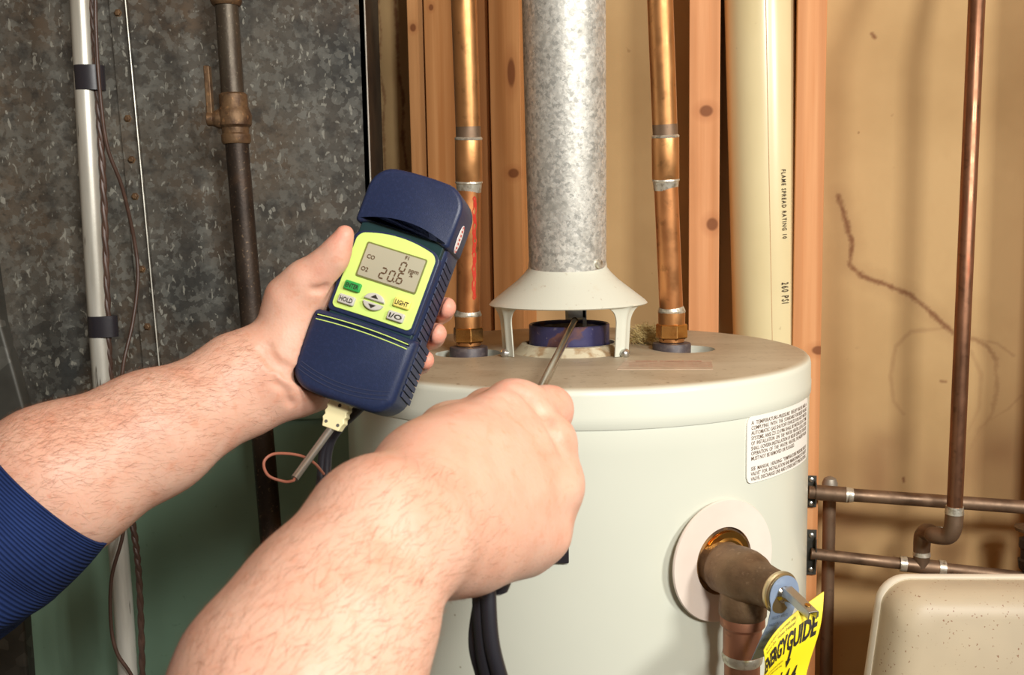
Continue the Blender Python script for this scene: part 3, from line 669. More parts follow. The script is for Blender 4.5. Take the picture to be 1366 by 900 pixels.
# ------------------------------------------------------------------ copper water lines
def water_line(x_top, x_joint, x_mid, label, base_x, joint_y, m_low):
    zt_ = ZT
    b = Vector((base_x, HY - .002, ZT - .022))
    t = thing('water_pipe', label, 'pipe', b, 'copper water lines on the heater')
    yb = HY - .002
    obj('nipple_collar', MB().lathe(b, (0, 0, 1), [(0, .019), (.0275, .0198), (.0285, .0192), (.029, .013)], 40), MT['rubber'], t, label='dark collar where the pipe meets the heater')
    z0 = b.z + .0285
    obj('nut', MB().lathe(b + Vector((0, 0, .029)), (0, 0, 1), [(0, .0125), (.004, .0135), (.0045, .0155), (.0055, .0165), (.018, .0165), (.0195, .0155), (.0196, .013)], 6, ref=(1, .2, 0)), MT['brass'], t, sharp=20, bevel=.0008)
    obj('sleeve', MB().lathe(b + Vector((0, 0, .03)), (0, 0, 1), [(0, .0128), (.016, .0135), (.030, .0138), (.0305, .0125)], 36), MT['copper_warm'], t)
    obj('solder_ring', MB().lathe(b + Vector((0, 0, .0595)), (0, 0, 1), [(0, .0137), (.002, .0142), (.0045, .0132), (.007, .0122)], 28), MT['solder'], t)
    low0 = b + Vector((0, 0, .055)); jt = PY(x_joint, joint_y, .985); jt2 = PY(x_joint - .5, joint_y - 58, .98); tp = PY(x_top, -200, .955)
    obj('tarnish_band', MB().tube([jt2 + (tp - jt2) * .004, jt2 + (tp - jt2) * .045], .01235, 36), MT['copper_dark'], t, label='dull heat-tarnished band above the coupling')
    if m_low: obj('lower_pipe', MB().tube([low0, jt + (jt2 - jt) * .1], .0120, 36), m_low, t)
    obj('coupling', MB().tube([jt - (jt2 - jt) * .0, jt + (jt2 - jt) * .05, jt + (jt2 - jt) * .95, jt2], [.0128, .0135, .0135, .0128], 36), MT['copper_warm'], t)
    for q, s in ((jt, -1), (jt2, 1)):
        d = (jt2 - jt).normalized() * s
        obj('solder_ring', MB().lathe(q - d * .001, d, [(0, .0136), (.0015, .0139), (.0025, .0130), (.003 if s > 0 else .011, .0121)], 28), MT['solder'], t)
    obj('upper_pipe', MB().tube([jt + (jt2 - jt) * .9, jt2 + (tp - jt2) * .2, tp], [.0122, .0124, .0124], 36), MT['copper_warm'], t)
    return jt, low0
lp = PY(625.5, 470, HY).x; rp = PY(895.5, 467, HY).x
jt, low0 = water_line(612, 625.5, 625, 'left copper water pipe with red streak, behind the gas meter', lp, 243, MT['copper_primer'])
water_line(873, 888, 893, 'right copper water pipe beside the draft hood, soldered coupling halfway', rp, 240, MT['copper_red'])
# red primer streak on the left line
lp_t = [o for o in bpy.data.objects if o.name.startswith('water_pipe')][0]
n = 40; vs = []; ax = (jt - low0)
for i in range(n + 1):
    s = .16 + .74 * i / n; w = .17 + .05 * sin(i * 1.7) * sin(i * .6)
    if i in (0, n): w = .04
    for k in (0, 1):
        a = .55 + (k - .5) * w * 2 + .04 * sin(i * .9)
        vs.append(low0 + ax * s + Vector((sin(a), -cos(a), 0)) * .01225)
obj('red_paint_streak', MB().add(vs, [(2 * i, 2 * i + 1, 2 * i + 3, 2 * i + 2) for i in range(n)]), material('red_pipe_paint', (196, 52, 34), .4, .2, [dict(k='noise', s=120, c=(206, 110, 70), lo=.6, hi=.7, a=.6)]), lp_t, fixn=False, label='red paint streak down the pipe')

# fibreglass tuft behind the right hood leg
ft = MB(); c0 = PY(868, 446, 1.05); c0.z = ZT + .010
for i in range(1500):
    d = Vector((random.gauss(0, 1), random.gauss(0, 1), random.gauss(0, .7))).normalized()
    p = c0 + Vector((d.x * .024, d.y * .014, abs(d.z) * .016 - .008)) * random.uniform(.3, 1)
    q = p + Vector((random.uniform(-1, 1), random.uniform(-1, 1), random.uniform(-.6, .7))) * .012
    m = (p + q) / 2 + Vector((random.uniform(-1, 1), random.uniform(-1, 1), random.uniform(-1, 1))) * .004
    for v in (p, q, m): v.z = max(v.z, ZT + .0005)
    w = Vector((.00016, 0, .00016)); ft.add([p - w, p + w, m - w, m + w, q - w, q + w], [(0, 1, 3, 2), (2, 3, 5, 4)])
blob = []
tag(obj('insulation_tuft', ft, MT['fluff'], base=(c0.x, c0.y, ZT), flat=True, fixn=False), 'tuft of yellowish fibreglass on the heater top behind the right hood leg', 'insulation', kind='stuff')

# ------------------------------------------------------------------ plastic pipe between the studs
pb = wall_pt(1022, 440, .055); pt = wall_pt(1013, 0, .058)
pa = (pt - pb).normalized(); pv0 = pb - pa * 1.36; Rp = .0415
pvc = thing('plastic_pipe', 'wide cream plastic drain pipe with black print, between two wood studs', 'pipe', (pv0.x, pv0.y, .0))
obj('pipe_wall', MB().tube([pv0 + pa * .001, pb + pa * 1.1], [Rp * .97, Rp * 1.05], 72), MT['pvc'], pvc)
pr = pa.cross(Vector((0, -1, 0))).normalized()
if pr.x < 0: pr = -pr
pf = pr.cross(pa).normalized()
if pf.y > 0: pf = -pf
def on_pvc(a, h, dr=.0005): return pb + pa * h + (pr * sin(a) + pf * cos(a)) * (Rp * (1 + .0) + dr)
def pvc_text(s, y_top, y_bot, px):
    tx = MB()
    def hh(py):
        p = wall_pt(px, py, .055 + Rp * .8); return (p - pb).dot(pa)
    h0, h1 = hh(y_top), hh(y_bot)
    a = math.asin(max(-1, min(1, (wall_pt(px, (y_top + y_bot) / 2, .055 + Rp * .8) - pb - pa * ((wall_pt(px, (y_top + y_bot) / 2, .055 + Rp * .8) - pb).dot(pa))).dot(pr) / Rp)))
    put_text(tx, s, lambda x, y: on_pvc(a + y / Rp, h0 - x, .0022), .0130 if 'PSI' in s else .0082, width=h0 - h1, bold=.0001, spacing=1.35)
    return tx
tx = pvc_text('FLAME SPREAD RATING 10', 226, 318, 1041); t2 = pvc_text('260 PSI', 376, 404, 1041)
obj('pipe_print', tx, MT['ink'], pvc, flat=True, fixn=False); obj('pipe_print', t2, MT['ink'], pvc, flat=True, fixn=False)
obj('mould_line', MB().tube([on_pvc(-.08, -1.2, .0002), on_pvc(-.08, .0, .0002), on_pvc(-.08, .9, .0018)], .0006, 6), material('pipe_seam', (196, 158, 118), .5), pvc)

# ------------------------------------------------------------------ copper lines on the right
def pipe_straight(name, label, pts, r, mat, base, parts=()):
    t = thing(name, label, 'pipe', base)
    obj('pipe', MB().tube(pts, r, 28), mat, t)
    return t
h0, h1 = wall_pt(1079, 656, .10), wall_pt(1420, 680, .10)
th = pipe_straight('copper_pipe', 'upper horizontal copper pipe running to the right wall edge', [h0, h1], .0082, MT['copper_dark'], h0)
dh = (h1 - h0).normalized()
obj('coupling', MB().tube([wall_pt(1088, 656.5, .10), wall_pt(1132, 660, .10)], .0097, 28), MT['copper_dark'], th)
obj('solder_ring', MB().tube([wall_pt(1128, 659.5, .10), wall_pt(1138, 660.2, .10)], [.0101, .0088], 24), MT['solder'], th)
g0, g1 = wall_pt(1082, 738, .10), wall_pt(1420, 776, .10)
tl = pipe_straight('copper_pipe', 'lower horizontal copper pipe passing behind the beige tub', [g0, g1], .0072, MT['copper_dark'], g0)
obj('tee', MB().tube([wall_pt(1203, 752, .10), wall_pt(1258, 758, .10)], .0092, 28), MT['copper_dark'], tl)
for a, b in ((1200, 1209), (1252, 1261)):
    obj('solder_ring', MB().tube([wall_pt(a, 751.6 + (a - 1203) * .11, .10), wall_pt(b, 751.6 + (b - 1203) * .11, .10)], .0098, 24), MT['solder'], tl)
# vertical riser behind them
v0_ = wall_pt(1107, 646, .06); v1_ = Vector((v0_.x, v0_.y, 0.0))
tv = pipe_straight('copper_pipe', 'dark vertical copper riser with rounded cap behind the horizontal pipes', [v0_, v1_], .0082, MT['copper_dark'], v1_)
obj('cap', MB().lathe(v0_ - Vector((0, 0, .014)), (0, 0, 1), [(0, .0098), (.016, .0098), (.022, .0075), (.0245, .003)], 24), material('dull_cap', (150, 142, 128), .5, .5), tv)
# drop pipe with offset into the lower line
yA = 1.115
d_top = PY(1308, -150, 1.15); d_a = PY(1303, 0, 1.10); d_b = PY(1273, 688, yA); d_c = PY(1270.5, 706, yA)
tee_c = wall_pt(1229, 755, .10); e_up = tee_c + Vector((0, 0, .040))
dt = thing('copper_pipe', 'long reddish copper drop pipe with double elbow above the beige tub', 'pipe', tee_c)
obj('pipe', MB().tube([d_top, d_a, d_b], .0088, 32), MT['copper_brown'], dt)
el = MB().tube([d_b + (d_a - d_b).normalized() * .008, d_b, d_c, d_c + Vector((-.004, .006, -.010)), d_c + Vector((-.014, .02, -.013)), d_c + (e_up - d_c) * .45 + Vector((0, 0, -.004))], [.0098, .0102, .0102, .0102, .0100, .0094], 28, smooth=5)
obj('elbow', el, MT['copper_dark'], dt)
mid = d_c + (e_up - d_c) * .45 + Vector((0, 0, -.004))
obj('elbow', MB().tube([mid, d_c + (e_up - d_c) * .8 + Vector((0, 0, .003)), e_up + Vector((.002, 0, .001)), e_up + Vector((0, 0, -.008)), tee_c], [.0094, .0100, .0102, .0102, .0095], 28, smooth=6), MT['copper_dark'], dt)
for p, q in ((d_b + (d_a - d_b).normalized() * .003, d_b + (d_a - d_b).normalized() * .012), (tee_c + Vector((0, 0, .014)), tee_c + Vector((0, 0, .020))), (mid + (mid - e_up).normalized() * .002, mid - (mid - e_up).normalized() * .004)):
    obj('solder_ring', MB().tube([p, q], [.0107, .0098], 24), MT['solder'], dt)
# shut-off valve cut by the right frame edge
sv = wall_pt(1373, 738, .10); ts = thing('shutoff_valve', 'dark brass shut-off valve on the lower pipe at the right picture edge', 'valve', sv)
obj('valve_body', MB().lathe(sv + Vector((0, 0, -.022)), (0, 0, 1), [(0, .008), (.004, .012), (.014, .013), (.016, .010), (.028, .010), (.030, .0125), (.040, .0125), (.042, .007), (.052, .006)], 8), MT['rust_iron'], ts, sharp=30)
obj('handle', MB().lathe(sv + Vector((0, 0, .028)), (0, 0, 1), [(0, .006), (.001, .017), (.005, .018), (.007, .010)], 20), MT['valve_brass'], ts)
# pipe straps on the stud
for (ya, yb, lab) in ((634, 676, 'upper grey steel pipe strap beside the heater'), (706, 766, 'lower grey steel pipe strap beside the heater')):
    p = wall_pt(1082, ya, .094); q = wall_pt(1082, yb, .094); c = (p + q) / 2
    t = thing('pipe_strap', lab, 'bracket', c)
    obj('plate', MB().box(c, (.013, .0015, p.z - q.z), (WT, WN, Vector((0, 0, 1)))).box(c + WN * .006 + WT * .005, (.0015, .012, (p.z - q.z) * .7), (WT, WN, Vector((0, 0, 1)))), MT['duct_dark'], t, bevel=.0005)
    for s in (-.38, .38): obj('screw', MB().lathe(c + Vector((0, 0, (p.z - q.z) * s)) + WN * .0005, WN, [(0, .0032), (.002, .003), (.003, .001)], 10), MT['zinc'], t)

# ------------------------------------------------------------------ beige tub at lower right
tY = 1.06; zr = PY(1270, 768, tY).z; xl = PY(1186, 768, tY).x - .012
tub = thing('laundry_tub', 'beige dust-speckled plastic laundry tub with pale rim, lower right corner', 'tub', (.70, tY, 0))
def tub_loop(z, inset, y_front, r, xr=1.05, lx=0.0):
    # outline in the front plane is given by (x, z); here horizontal cross section
    pass
def frontal(x, z, y): return Vector((x, y, z))
def outline(inset, lean):
    pts = []; r = .034; top = zr - inset
    lx0 = xl + inset
    pts.append((lx0 - .035, zr - .32)) ; pts.append((lx0 - .010, zr - .12))
    for k in range(9):
        t = pi - k / 8 * pi / 2; pts.append((lx0 + r + r * cos(t), top - r + r * sin(t)))
    pts.append((.93 - inset, top - .010)); pts.append((.93 - inset, zr - .32))
    return pts
def shell(insets_ys):
    mb = MB(); rings = []
    for ins, y, tilt in insets_ys:
        rings.append([Vector((x, y - tilt * (zr - z), z)) for x, z in outline(ins, 0)])
    n = len(rings[0]); vs = [p for r in rings for p in r]; fs = []
    for i in range(len(rings) - 1):
        for j in range(n - 1): fs.append((i * n + j, i * n + j + 1, (i + 1) * n + j + 1, (i + 1) * n + j))
    fs.append(tuple((len(rings) - 1) * n + j for j in range(n)))
    return mb.add(vs, fs)
obj('rim', shell([(0.0, tY + .010, 0), (-.0005, tY + .006, 0), (.0003, tY + .002, .01), (.0018, tY, .02), (.0035, tY + .0015, .02)]), MT['tub_rim'], tub, sharp=60)
obj('basin_wall', shell([(.0032, tY + .004, .03), (.0038, tY - .006, .04), (.006, tY - .020, .05), (.011, tY - .032, .06), (.020, tY - .040, .07), (.032, tY - .043, .08)]), MT['tub'], tub, sharp=80)
obj('pedestal', MB().box((xl + .31, tY + .03, (zr - .31) / 2), (.5, .14, zr - .31)), MT['tub'], tub, bevel=.01)

# ------------------------------------------------------------------ sheet metal duct, furnace, conduit, pipes at left
DY = 1.25
zb_ = PY(300, 547, DY).z; xr_ = PY(483, 100, DY).x; xL = -1.05; zc_ = 2.45
duct = thing('air_duct', 'dull galvanised sheet-metal air duct covering the left side', 'duct', ((xL + xr_) / 2, DY + .14, zb_))
pR = [PY(484, -60, DY), PY(493, 235, DY)]; xr0 = pR[0].x
seamT, seamB = PY(165, -60, DY), PY(222, 556, DY)
# left plate, right plate (right one overlaps as a fold), right side
zT_ = zc_
def seam_x(z): return seamB.x + (seamT.x - seamB.x) * (z - seamB.z) / (seamT.z - seamB.z)
def plate(x0a, x0b, x1a, x1b, y0, y1):
    vs = [Vector((x, y, z)) for y in (y0, y1) for x, z in ((x0a, zb_), (x1a, zb_), (x1b, zT_), (x0b, zT_))]
    return MB().add(vs, [(0, 1, 2, 3), (4, 7, 6, 5), (0, 4, 5, 1), (1, 5, 6, 2), (2, 6, 7, 3), (3, 7, 4, 0)])
sa, sb = seam_x(zb_), seam_x(zT_)
obj('left_panel', plate(xL, xL, sa, sb, DY + .003, DY + .015), MT['duct'], duct)
obj('right_panel', plate(sa, sb, xr0, xr0, DY, DY + .012), MT['duct'], duct)
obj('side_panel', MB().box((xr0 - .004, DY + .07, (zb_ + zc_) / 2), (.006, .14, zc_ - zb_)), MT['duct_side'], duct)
obj('corner_seam', MB().tube([(xr0, DY - .001, zb_), (xr0, DY - .001, zc_)], .0011, 8), MT['emt'], duct, label='bright folded corner edge')
obj('seam_edge', MB().tube([(sa - .001, DY - .0062, zb_), (sb - .001, DY - .0062, zT_)], .0008, 6), MT['emt'], duct, label='bright worn edge of the seam')  # pale thin tube along the raised edge of the seam
sm = plate(sa - .0028, sb - .0028, sa - .0002, sb - .0002, DY - .006, DY + .003); s2_ = plate(sa - .024, sb - .024, sa - .003, sb - .003, DY - .0005, DY + .004); sm.add(s2_.v, s2_.f)
obj('lap_seam', sm, MT['duct'], duct, bevel=.0006, label='raised folded seam')
for py in (17, 158, 213, 262, 359, 436):
    z = PY(180, py, DY).z; p = Vector((seam_x(z) - .0135, DY - .0005, z))
    obj('screw', MB().lathe(p + Vector((0, .001, 0)), (0, -1, 0), [(0, .0052), (.0012, .0052), (.0014, .0036), (.0042, .0036), (.0048, .0025)], 6), MT['valve_brass'], duct, sharp=25)
# neighbouring dark duct at the far left
nl = [(PY(-160, 330, 1.0).x, 0), (0, 0)]
xe0, xe1 = PY(0, 430, 1.02).x, PY(30, 550, 1.02).x
nb = MB(); zA, zB = PY(0, 330, 1.02).z, 0.0
pts_e = [(-.62, zA + .1), (xe0 - .012, zA + .1), (xe0, PY(0, 430, 1.02).z), (xe1 + .004, PY(30, 555, 1.02).z), (PY(14, 610, 1.02).x, PY(14, 610, 1.02).z), (PY(14, 610, 1.02).x, .02), (-.62, .02)]
tag(obj('return_duct', nb.prism(pts_e, lambda x, z, y: Vector((x, 1.02 + y, z)), 0, .02), MT['duct_dark'], base=(-.55, 1.05, 0.02), bevel=.004), 'narrow dark sheet-metal duct edge at the left picture border', 'duct')
# furnace cabinet
fur = thing('furnace', 'dark green enamelled furnace cabinet under the sheet-metal duct', 'furnace', ((xL + xr0) / 2, DY + .2, 0))
fx1 = xr0 + .02
obj('cabinet', MB().box(((xL + fx1) / 2, DY + .060, zb_ / 2), (fx1 - xL, .13, zb_)), MT['green'], fur, bevel=.006)
obj('top_flange', MB().box(((xL + fx1) / 2, DY + .058, zb_ - .006), (fx1 - xL + .01, .14, .012)), MT['green'], fur, bevel=.002)
# conduit
c_pts = [PY(104, -160, 1.15), PY(108, 0, 1.15), PY(133, 450, 1.15), PY(157, 720, 1.15), PY(171, 900, 1.15), PY(195, 1250, 1.15)]
cd = thing('conduit', 'pale metal electrical conduit with two black tape bands on the duct', 'conduit', c_pts[-1])
obj('tube', MB().tube(c_pts, .0118, 32, smooth=4), MT['emt'], cd)
def band(y0, y1, xo, w=1.0):
    c0_, c1_ = PY(xo, y0, 1.15), PY(xo + (y1 - y0) * .06, y1, 1.15)
    mb = MB(); rings = []
    for c in (c0_, c1_):
        ring = []
        for j in range(32):
            a = 2 * pi * j / 32; x = .0126 * cos(a); y = .0126 * sin(a)
            if x > 0: x *= 1.75
            ring.append(c + Vector((x, y, 0)))
        rings.append(ring)
    mb.rings(rings); return mb
obj('tape_band', band(88, 121, 113.5), MT['tape'], cd, label='black tape band')
obj('tape_band', band(421, 449, 131.5), MT['tape'], cd, label='black tape band')
# cables
def twisted(pts, r, mat, t, strands=2, rs=.55, turns=60, name='strand'):
    P, R = catmull([Vector(p) for p in pts], [r] * len(pts), 14)
    for s in range(strands):
        out = []
        for i, p in enumerate(P):
            a = turns * i / len(P) * 2 * pi + s * 2 * pi / strands
            out.append(p + Vector((cos(a), sin(a), 0)) * r * .3)
        obj(name, MB().tube(out, r * .72, 10), mat, t)
cb = thing('cable', 'brown twisted cable strapped along the right side of the conduit', 'cable', PY(196, 1000, 1.15))
twisted([PY(120, -40, 1.15), PY(126, 60, 1.148), PY(131, 130, 1.148), PY(138, 250, 1.148), PY(143, 400, 1.148), PY(147, 500, 1.148), PY(160, 620, 1.148), PY(178, 705, 1.148), PY(186, 780, 1.148), PY(190, 900, 1.148), PY(192, 1000, 1.148)], .0042, MT['cable'], cb, turns=24)
c2 = thing('cable', 'single thin brown wire bowing away from the conduit over the duct', 'cable', PY(156, 540, 1.1))
obj('wire', MB().tube([PY(127, -30, 1.14), PY(128, 40, 1.14), PY(133, 120, 1.14), PY(143, 195, 1.145), PY(163, 250, 1.16), PY(179, 320, 1.18), PY(184, 370, 1.18), PY(177, 430, 1.17), PY(164, 490, 1.155), PY(160, 560, 1.15), PY(168, 650, 1.14), PY(164, 712, 1.13), PY(149, 770, 1.125), PY(148, 830, 1.125), PY(156, 870, 1.125), PY(176, 902, 1.13), PY(200, 960, 1.14)], .0022, 12, smooth=8), MT['cable'], c2)
# black iron gas line with brass valve
gp = thing('gas_pipe', 'dark iron gas pipe with a small brass valve against the duct', 'pipe', PY(393, 1150, 1.09))
gY = 1.14
obj('upper_pipe', MB().tube([PY(302, 0, gY), PY(312, 150, gY)], .0130, 32), MT['iron_grey'], gp, label='grey upper length of pipe')
obj('lower_pipe', MB().tube([PY(315, 180, gY), PY(338, 450, gY), PY(362, 720, gY), PY(393, 1150, gY)], .0132, 32, smooth=3), MT['rust_iron'], gp)
obj('coupling', MB().lathe(PY(302, 8, gY), (0, 0, 1), [(0, .0145), (.002, .0165), (.005, .0175), (.02, .0175), (.12, .016)], 28), MT['valve_brass'], gp)
va_ = (PY(302, 0, gY) - PY(315, 185, gY)).normalized()
vbp = PY(315.5, 192, gY)
bd = MB().lathe(vbp, va_, [(0, .0150), (.003, .0165), (.010, .0165), (.012, .0150), (.018, .0155), (.021, .0185), (.032, .0195), (.038, .0175), (.042, .0160), (.055, .0160), (.057, .0140)], 24)
bd.lathe(vbp + va_ * .028, (-1, -.25, 0), [(0, .011), (.018, .011), (.022, .009), (.027, .007)], 20)
vo = obj('valve_body', bd, MT['valve_brass'], gp, sharp=30, label='brass valve body')
hb = vbp + va_ * .028 + Vector((-.026, -.006, 0))
obj('valve_handle', MB().box(hb + Vector((0, 0, .028)), (.007, .010, .062), (Vector((1, 0, 0)), Vector((0, 1, 0)), va_)).lathe(hb + Vector((.004, 0, 0)), (-1, -.1, 0), [(0, .008), (.008, .008)], 14), MT['valve_brass'], vo, bevel=.0015)
#@@HANDS
# ------------------------------------------------------------------ gas meter
MC = PD(508, 387, .69)
_b = (CAM - MC).normalized()
_L0 = (RGT * .346 + UPV * .938); _L0 = (_L0 - _b * _L0.dot(_b)).normalized()
ML_ = (_L0 * cos(radians(6)) - _b * sin(radians(6))).normalized(); _b2 = (_b * cos(radians(6)) + _L0 * sin(radians(6))).normalized()
_W0 = ML_.cross(_b2).normalized()
if _W0.dot(RGT) < 0: _W0 = -_W0
MA = radians(21)
MN = (_b2 * cos(MA) - _W0 * sin(MA)).normalized(); MW = (_W0 * cos(MA) + _b2 * sin(MA)).normalized()
def ml(px, py, z=0.0):
    p = ray_plane(px, py, MC + MN * z, MN) - MC; return p.dot(MW), p.dot(ML_)
def mp(u, v, z=0.0): return MC + MW * u + ML_ * v + MN * z
print('METER', [tuple(round(k * 1000, 1) for k in ml(*q)) for q in ((388, 500), (520, 552), (500, 238), (605, 275), (480.6, 308.4), (585.4, 345.7), (439.7, 404.5), (542, 443))])
meter = thing('gas_meter', 'handheld navy gas meter with lime faceplate showing 20.6', 'meter', mp(0, 0, -.02))
def slab(poly, z0, z1, fil, mbz=None, nf=4, back=True):
    """outline raised from z0 to z1 with a rounded front edge (inset fil)"""
    c = Vector((sum(p[0] for p in poly) / len(poly), sum(p[1] for p in poly) / len(poly)))
    n = len(poly); nrm = []
    for i in range(n):
        a, b = Vector(poly[i - 1]), Vector(poly[(i + 1) % n]); t = (b - a).normalized(); q = Vector((t.y, -t.x))
        if q.dot(Vector(poly[i]) - c) < 0: q = -q
        nrm.append(q)
    def ring(ins, z): return [mp(poly[i][0] - nrm[i].x * ins, poly[i][1] - nrm[i].y * ins, z) for i in range(n)]
    rings = []
    if back:
        for k in range(nf + 1): t = k / nf * pi / 2; rings.append(ring(fil * (1 - sin(t)), z0 + fil * (1 - cos(t))))
    else: rings.append(ring(0, z0))
    for k in range(nf + 1): t = k / nf * pi / 2; rings.append(ring(fil * (1 - cos(t)), z1 - fil + fil * sin(t)))
    return MB().rings(rings)
def arcpoly(ul, ur, v0, v1, r0, r1, bow0=0, bow1=0, n=12, nr=6):
    """rect with corner radii r0 (bottom), r1 (top) and bowed bottom/top edges (positive = upwards)"""
    def bow(u, b): t = (u - ul) / (ur - ul) * 2 - 1; return b * (1 - t * t)
    out = []
    for i in range(n + 1):
        u = ul + r0 + (ur - ul - 2 * r0) * i / n; out.append((u, v0 + bow(u, bow0)))
    for k in range(1, nr): t = -pi / 2 + k / nr * pi / 2; u = ur - r0 + r0 * cos(t); out.append((u, v0 + r0 + r0 * sin(t) + bow(u, bow0)))
    for k in range(nr + 1): t = k / nr * pi / 2; u = ur - r1 + r1 * cos(t); out.append((u, v1 - r1 + r1 * sin(t) + bow(u, bow1)))
    for i in range(1, n):
        u = ur - r1 - (ur - ul - 2 * r1) * i / n; out.append((u, v1 + bow(u, bow1)))
    for k in range(nr + 1): t = pi / 2 + k / nr * pi / 2; u = ul + r1 + r1 * cos(t); out.append((u, v1 - r1 + r1 * sin(t) + bow(u, bow1)))
    for k in range(nr): t = pi + k / nr * pi / 2; u = ul + r0 + r0 * cos(t); out.append((u, v0 + r0 + r0 * sin(t) + bow(u, bow0)))
    return out
(uBL, vB), (uBR, _), (uTL, vT), (uTR, _) = ml(388, 497), ml(524, 548), ml(489, 262), ml(606, 300)
hwB = (uBR - uBL) / 2; ucB = (uBR + uBL) / 2; hwT = (uTR - uTL) / 2; ucT = (uTR + uTL) / 2
_, vtop = ml(560, 238); _, vbot = ml(453, 533)
_, vlip = ml(492, 434); _, vcapL = ml(480.6, 300); _, vcapM = ml(544, 303)
# main shell, rear half dark grip
obj('housing', slab(arcpoly(ucT - hwT, ucT + hwT, vbot + .006, vtop - .003, .012, .014), -.040, -.0045, .005), MT['navy'], meter)
obj('lower_cover', slab(arcpoly(ucB - hwB, ucB + hwB, vbot, vlip, .016, .003, -.002, .0015), -.034, .0035, .0055, back=True), MT['navy'], meter, label='raised lower body with green pin stripes')
obj('top_cap', slab(arcpoly(ucT - hwT - .002, ucT + hwT + .002, vcapL, vtop, .0055, .016, vcapM - vcapL, .003), -.036, .0017, .0032), MT['navy'], meter, label='raised navy top cap')
obj('cap_recess', slab(arcpoly(ucT - hwT + .003, ucT + hwT - .002, vcapL - .009, vcapM + .012, .002, .002, vcapM - vcapL, 0), -.010, -.0013, .0008), MT['teal_shade'], meter, label='dark green shadow recess below the cap')
obj('lower_recess', slab(arcpoly(ucT - hwT + .003, ucT + hwT - .002, vlip - .004, vlip + .0048, .002, .002, 0, 0), -.010, -.0022, .0008), MT['teal_shade'], meter, label='dark green recess above the lower cover')
# face plate
FP = [ml(*q) for q in ((439.7, 404.5), (542, 443), (585.4, 345.7), (480.6, 308.4))]
fu0, fu1 = (FP[0][0] + FP[3][0]) / 2, (FP[1][0] + FP[2][0]) / 2; fv0, fv1 = (FP[0][1] + FP[1][1]) / 2, (FP[2][1] + FP[3][1]) / 2
obj('face_bezel', slab(arcpoly(fu0 - .003, fu1 + .003, fv0 - .003, fv1 + .0016, .004, .006, 0, .006), -.012, -.0012, .0012), MT['navy'], meter)
fp = obj('faceplate', slab(arcpoly(fu0, fu1, fv0, fv1, .004, .005, .0005, .0055), -.004, -.0004, .0003), MT['lime'], meter, label='lime green faceplate')
LC = [ml(*q) for q in ((475.5, 364.6), (553.7, 391.7), (566.5, 348.3), (493.4, 323.7))]
def quadbox(Q, z0, z1, grow=0):
    c = (sum(q[0] for q in Q) / 4, sum(q[1] for q in Q) / 4)
    P_ = [(q[0] + grow * (1 if q[0] > c[0] else -1), q[1] + grow * (1 if q[1] > c[1] else -1)) for q in Q]
    return MB().prism(P_, mp, z0, z1)
lu0, lu1 = (LC[0][0] + LC[3][0]) / 2, (LC[1][0] + LC[2][0]) / 2; lv0, lv1 = (LC[0][1] + LC[1][1]) / 2, (LC[2][1] + LC[3][1]) / 2
sc = obj('screen_bezel', slab(arcpoly(lu0 - .0012, lu1 + .0012, lv0 - .0012, lv1 + .0012, .0015, .0015), -.003, .0002, .0002), MT['lime_dark'], meter)
sg = obj('screen', slab(arcpoly(lu0, lu1, lv0, lv1, .001, .001), -.003, .0005, .0001), MT['lcd'], meter, label='grey liquid crystal screen')
def lcd_text(mb, s, px, py, size, wpx=None):
    u, v = ml(px, py); put_text(mb, s, lambda x, y: mp(u + x, v + y, .0008), size, bold=.00008, y0=-size * .35)
tx = MB()
for s, px, py, z in (('CO', 490, 341, .0042), ('O2', 482, 357, .0044), ('F1', 541, 343.5, .0038), ('ppm', 546, 360, .0044), ('%', 546.5, 366.5, .0042)): lcd_text(tx, s, px, py, z)
SEG = {'0': 'abcdef', '2': 'abged', '6': 'afgedc'}
def digit(mb, ch, u, v, w, h, t, sl=.10):
    hh = h / 2
    def bar(u0, v0, u1, v1):
        d = Vector((u1 - u0, v1 - v0)); L = d.length; d.normalize(); q = Vector((-d.y, d.x)) * t / 2; e = d * t * .55
        P_ = [Vector((u0, v0)) + e, Vector((u0, v0)) + e + q * 0 , Vector((u1, v1)) - e]
        a, b = Vector((u0, v0)) + d * t * .25, Vector((u1, v1)) - d * t * .25
        pts = [a, a + d * t * .4 + q, b - d * t * .4 + q, b, b - d * t * .4 - q, a + d * t * .4 - q]
        mb.add([mp(u + p.x + sl * p.y, v + p.y, .0008) for p in pts], [(0, 1, 2, 3, 4, 5)])
    S = {'a': (0, h, w, h), 'b': (w, hh, w, h), 'c': (w, 0, w, hh), 'd': (0, 0, w, 0), 'e': (0, 0, 0, hh), 'f': (0, hh, 0, h), 'g': (0, hh, w, hh)}
    for k in SEG[ch]: bar(*S[k])
for ch, px, py in (('0', 532.5, 361), ('2', 505, 370), ('0', 516.5, 374), ('6', 528, 377)):
    u, v = ml(px, py); digit(tx, ch, u, v, .0038, .0076 if py > 365 else .0066, .0010, .06)
u, v = ml(524.5, 376.5); tx.add([mp(u + a, v + b, .0008) for a, b in ((0, 0), (.001, 0), (.001, .001), (0, .001))], [(0, 1, 2, 3)])
obj('screen_digits', tx, MT['lcd_ink'], sg, flat=True, fixn=False, label='reading 0 above 20.6')
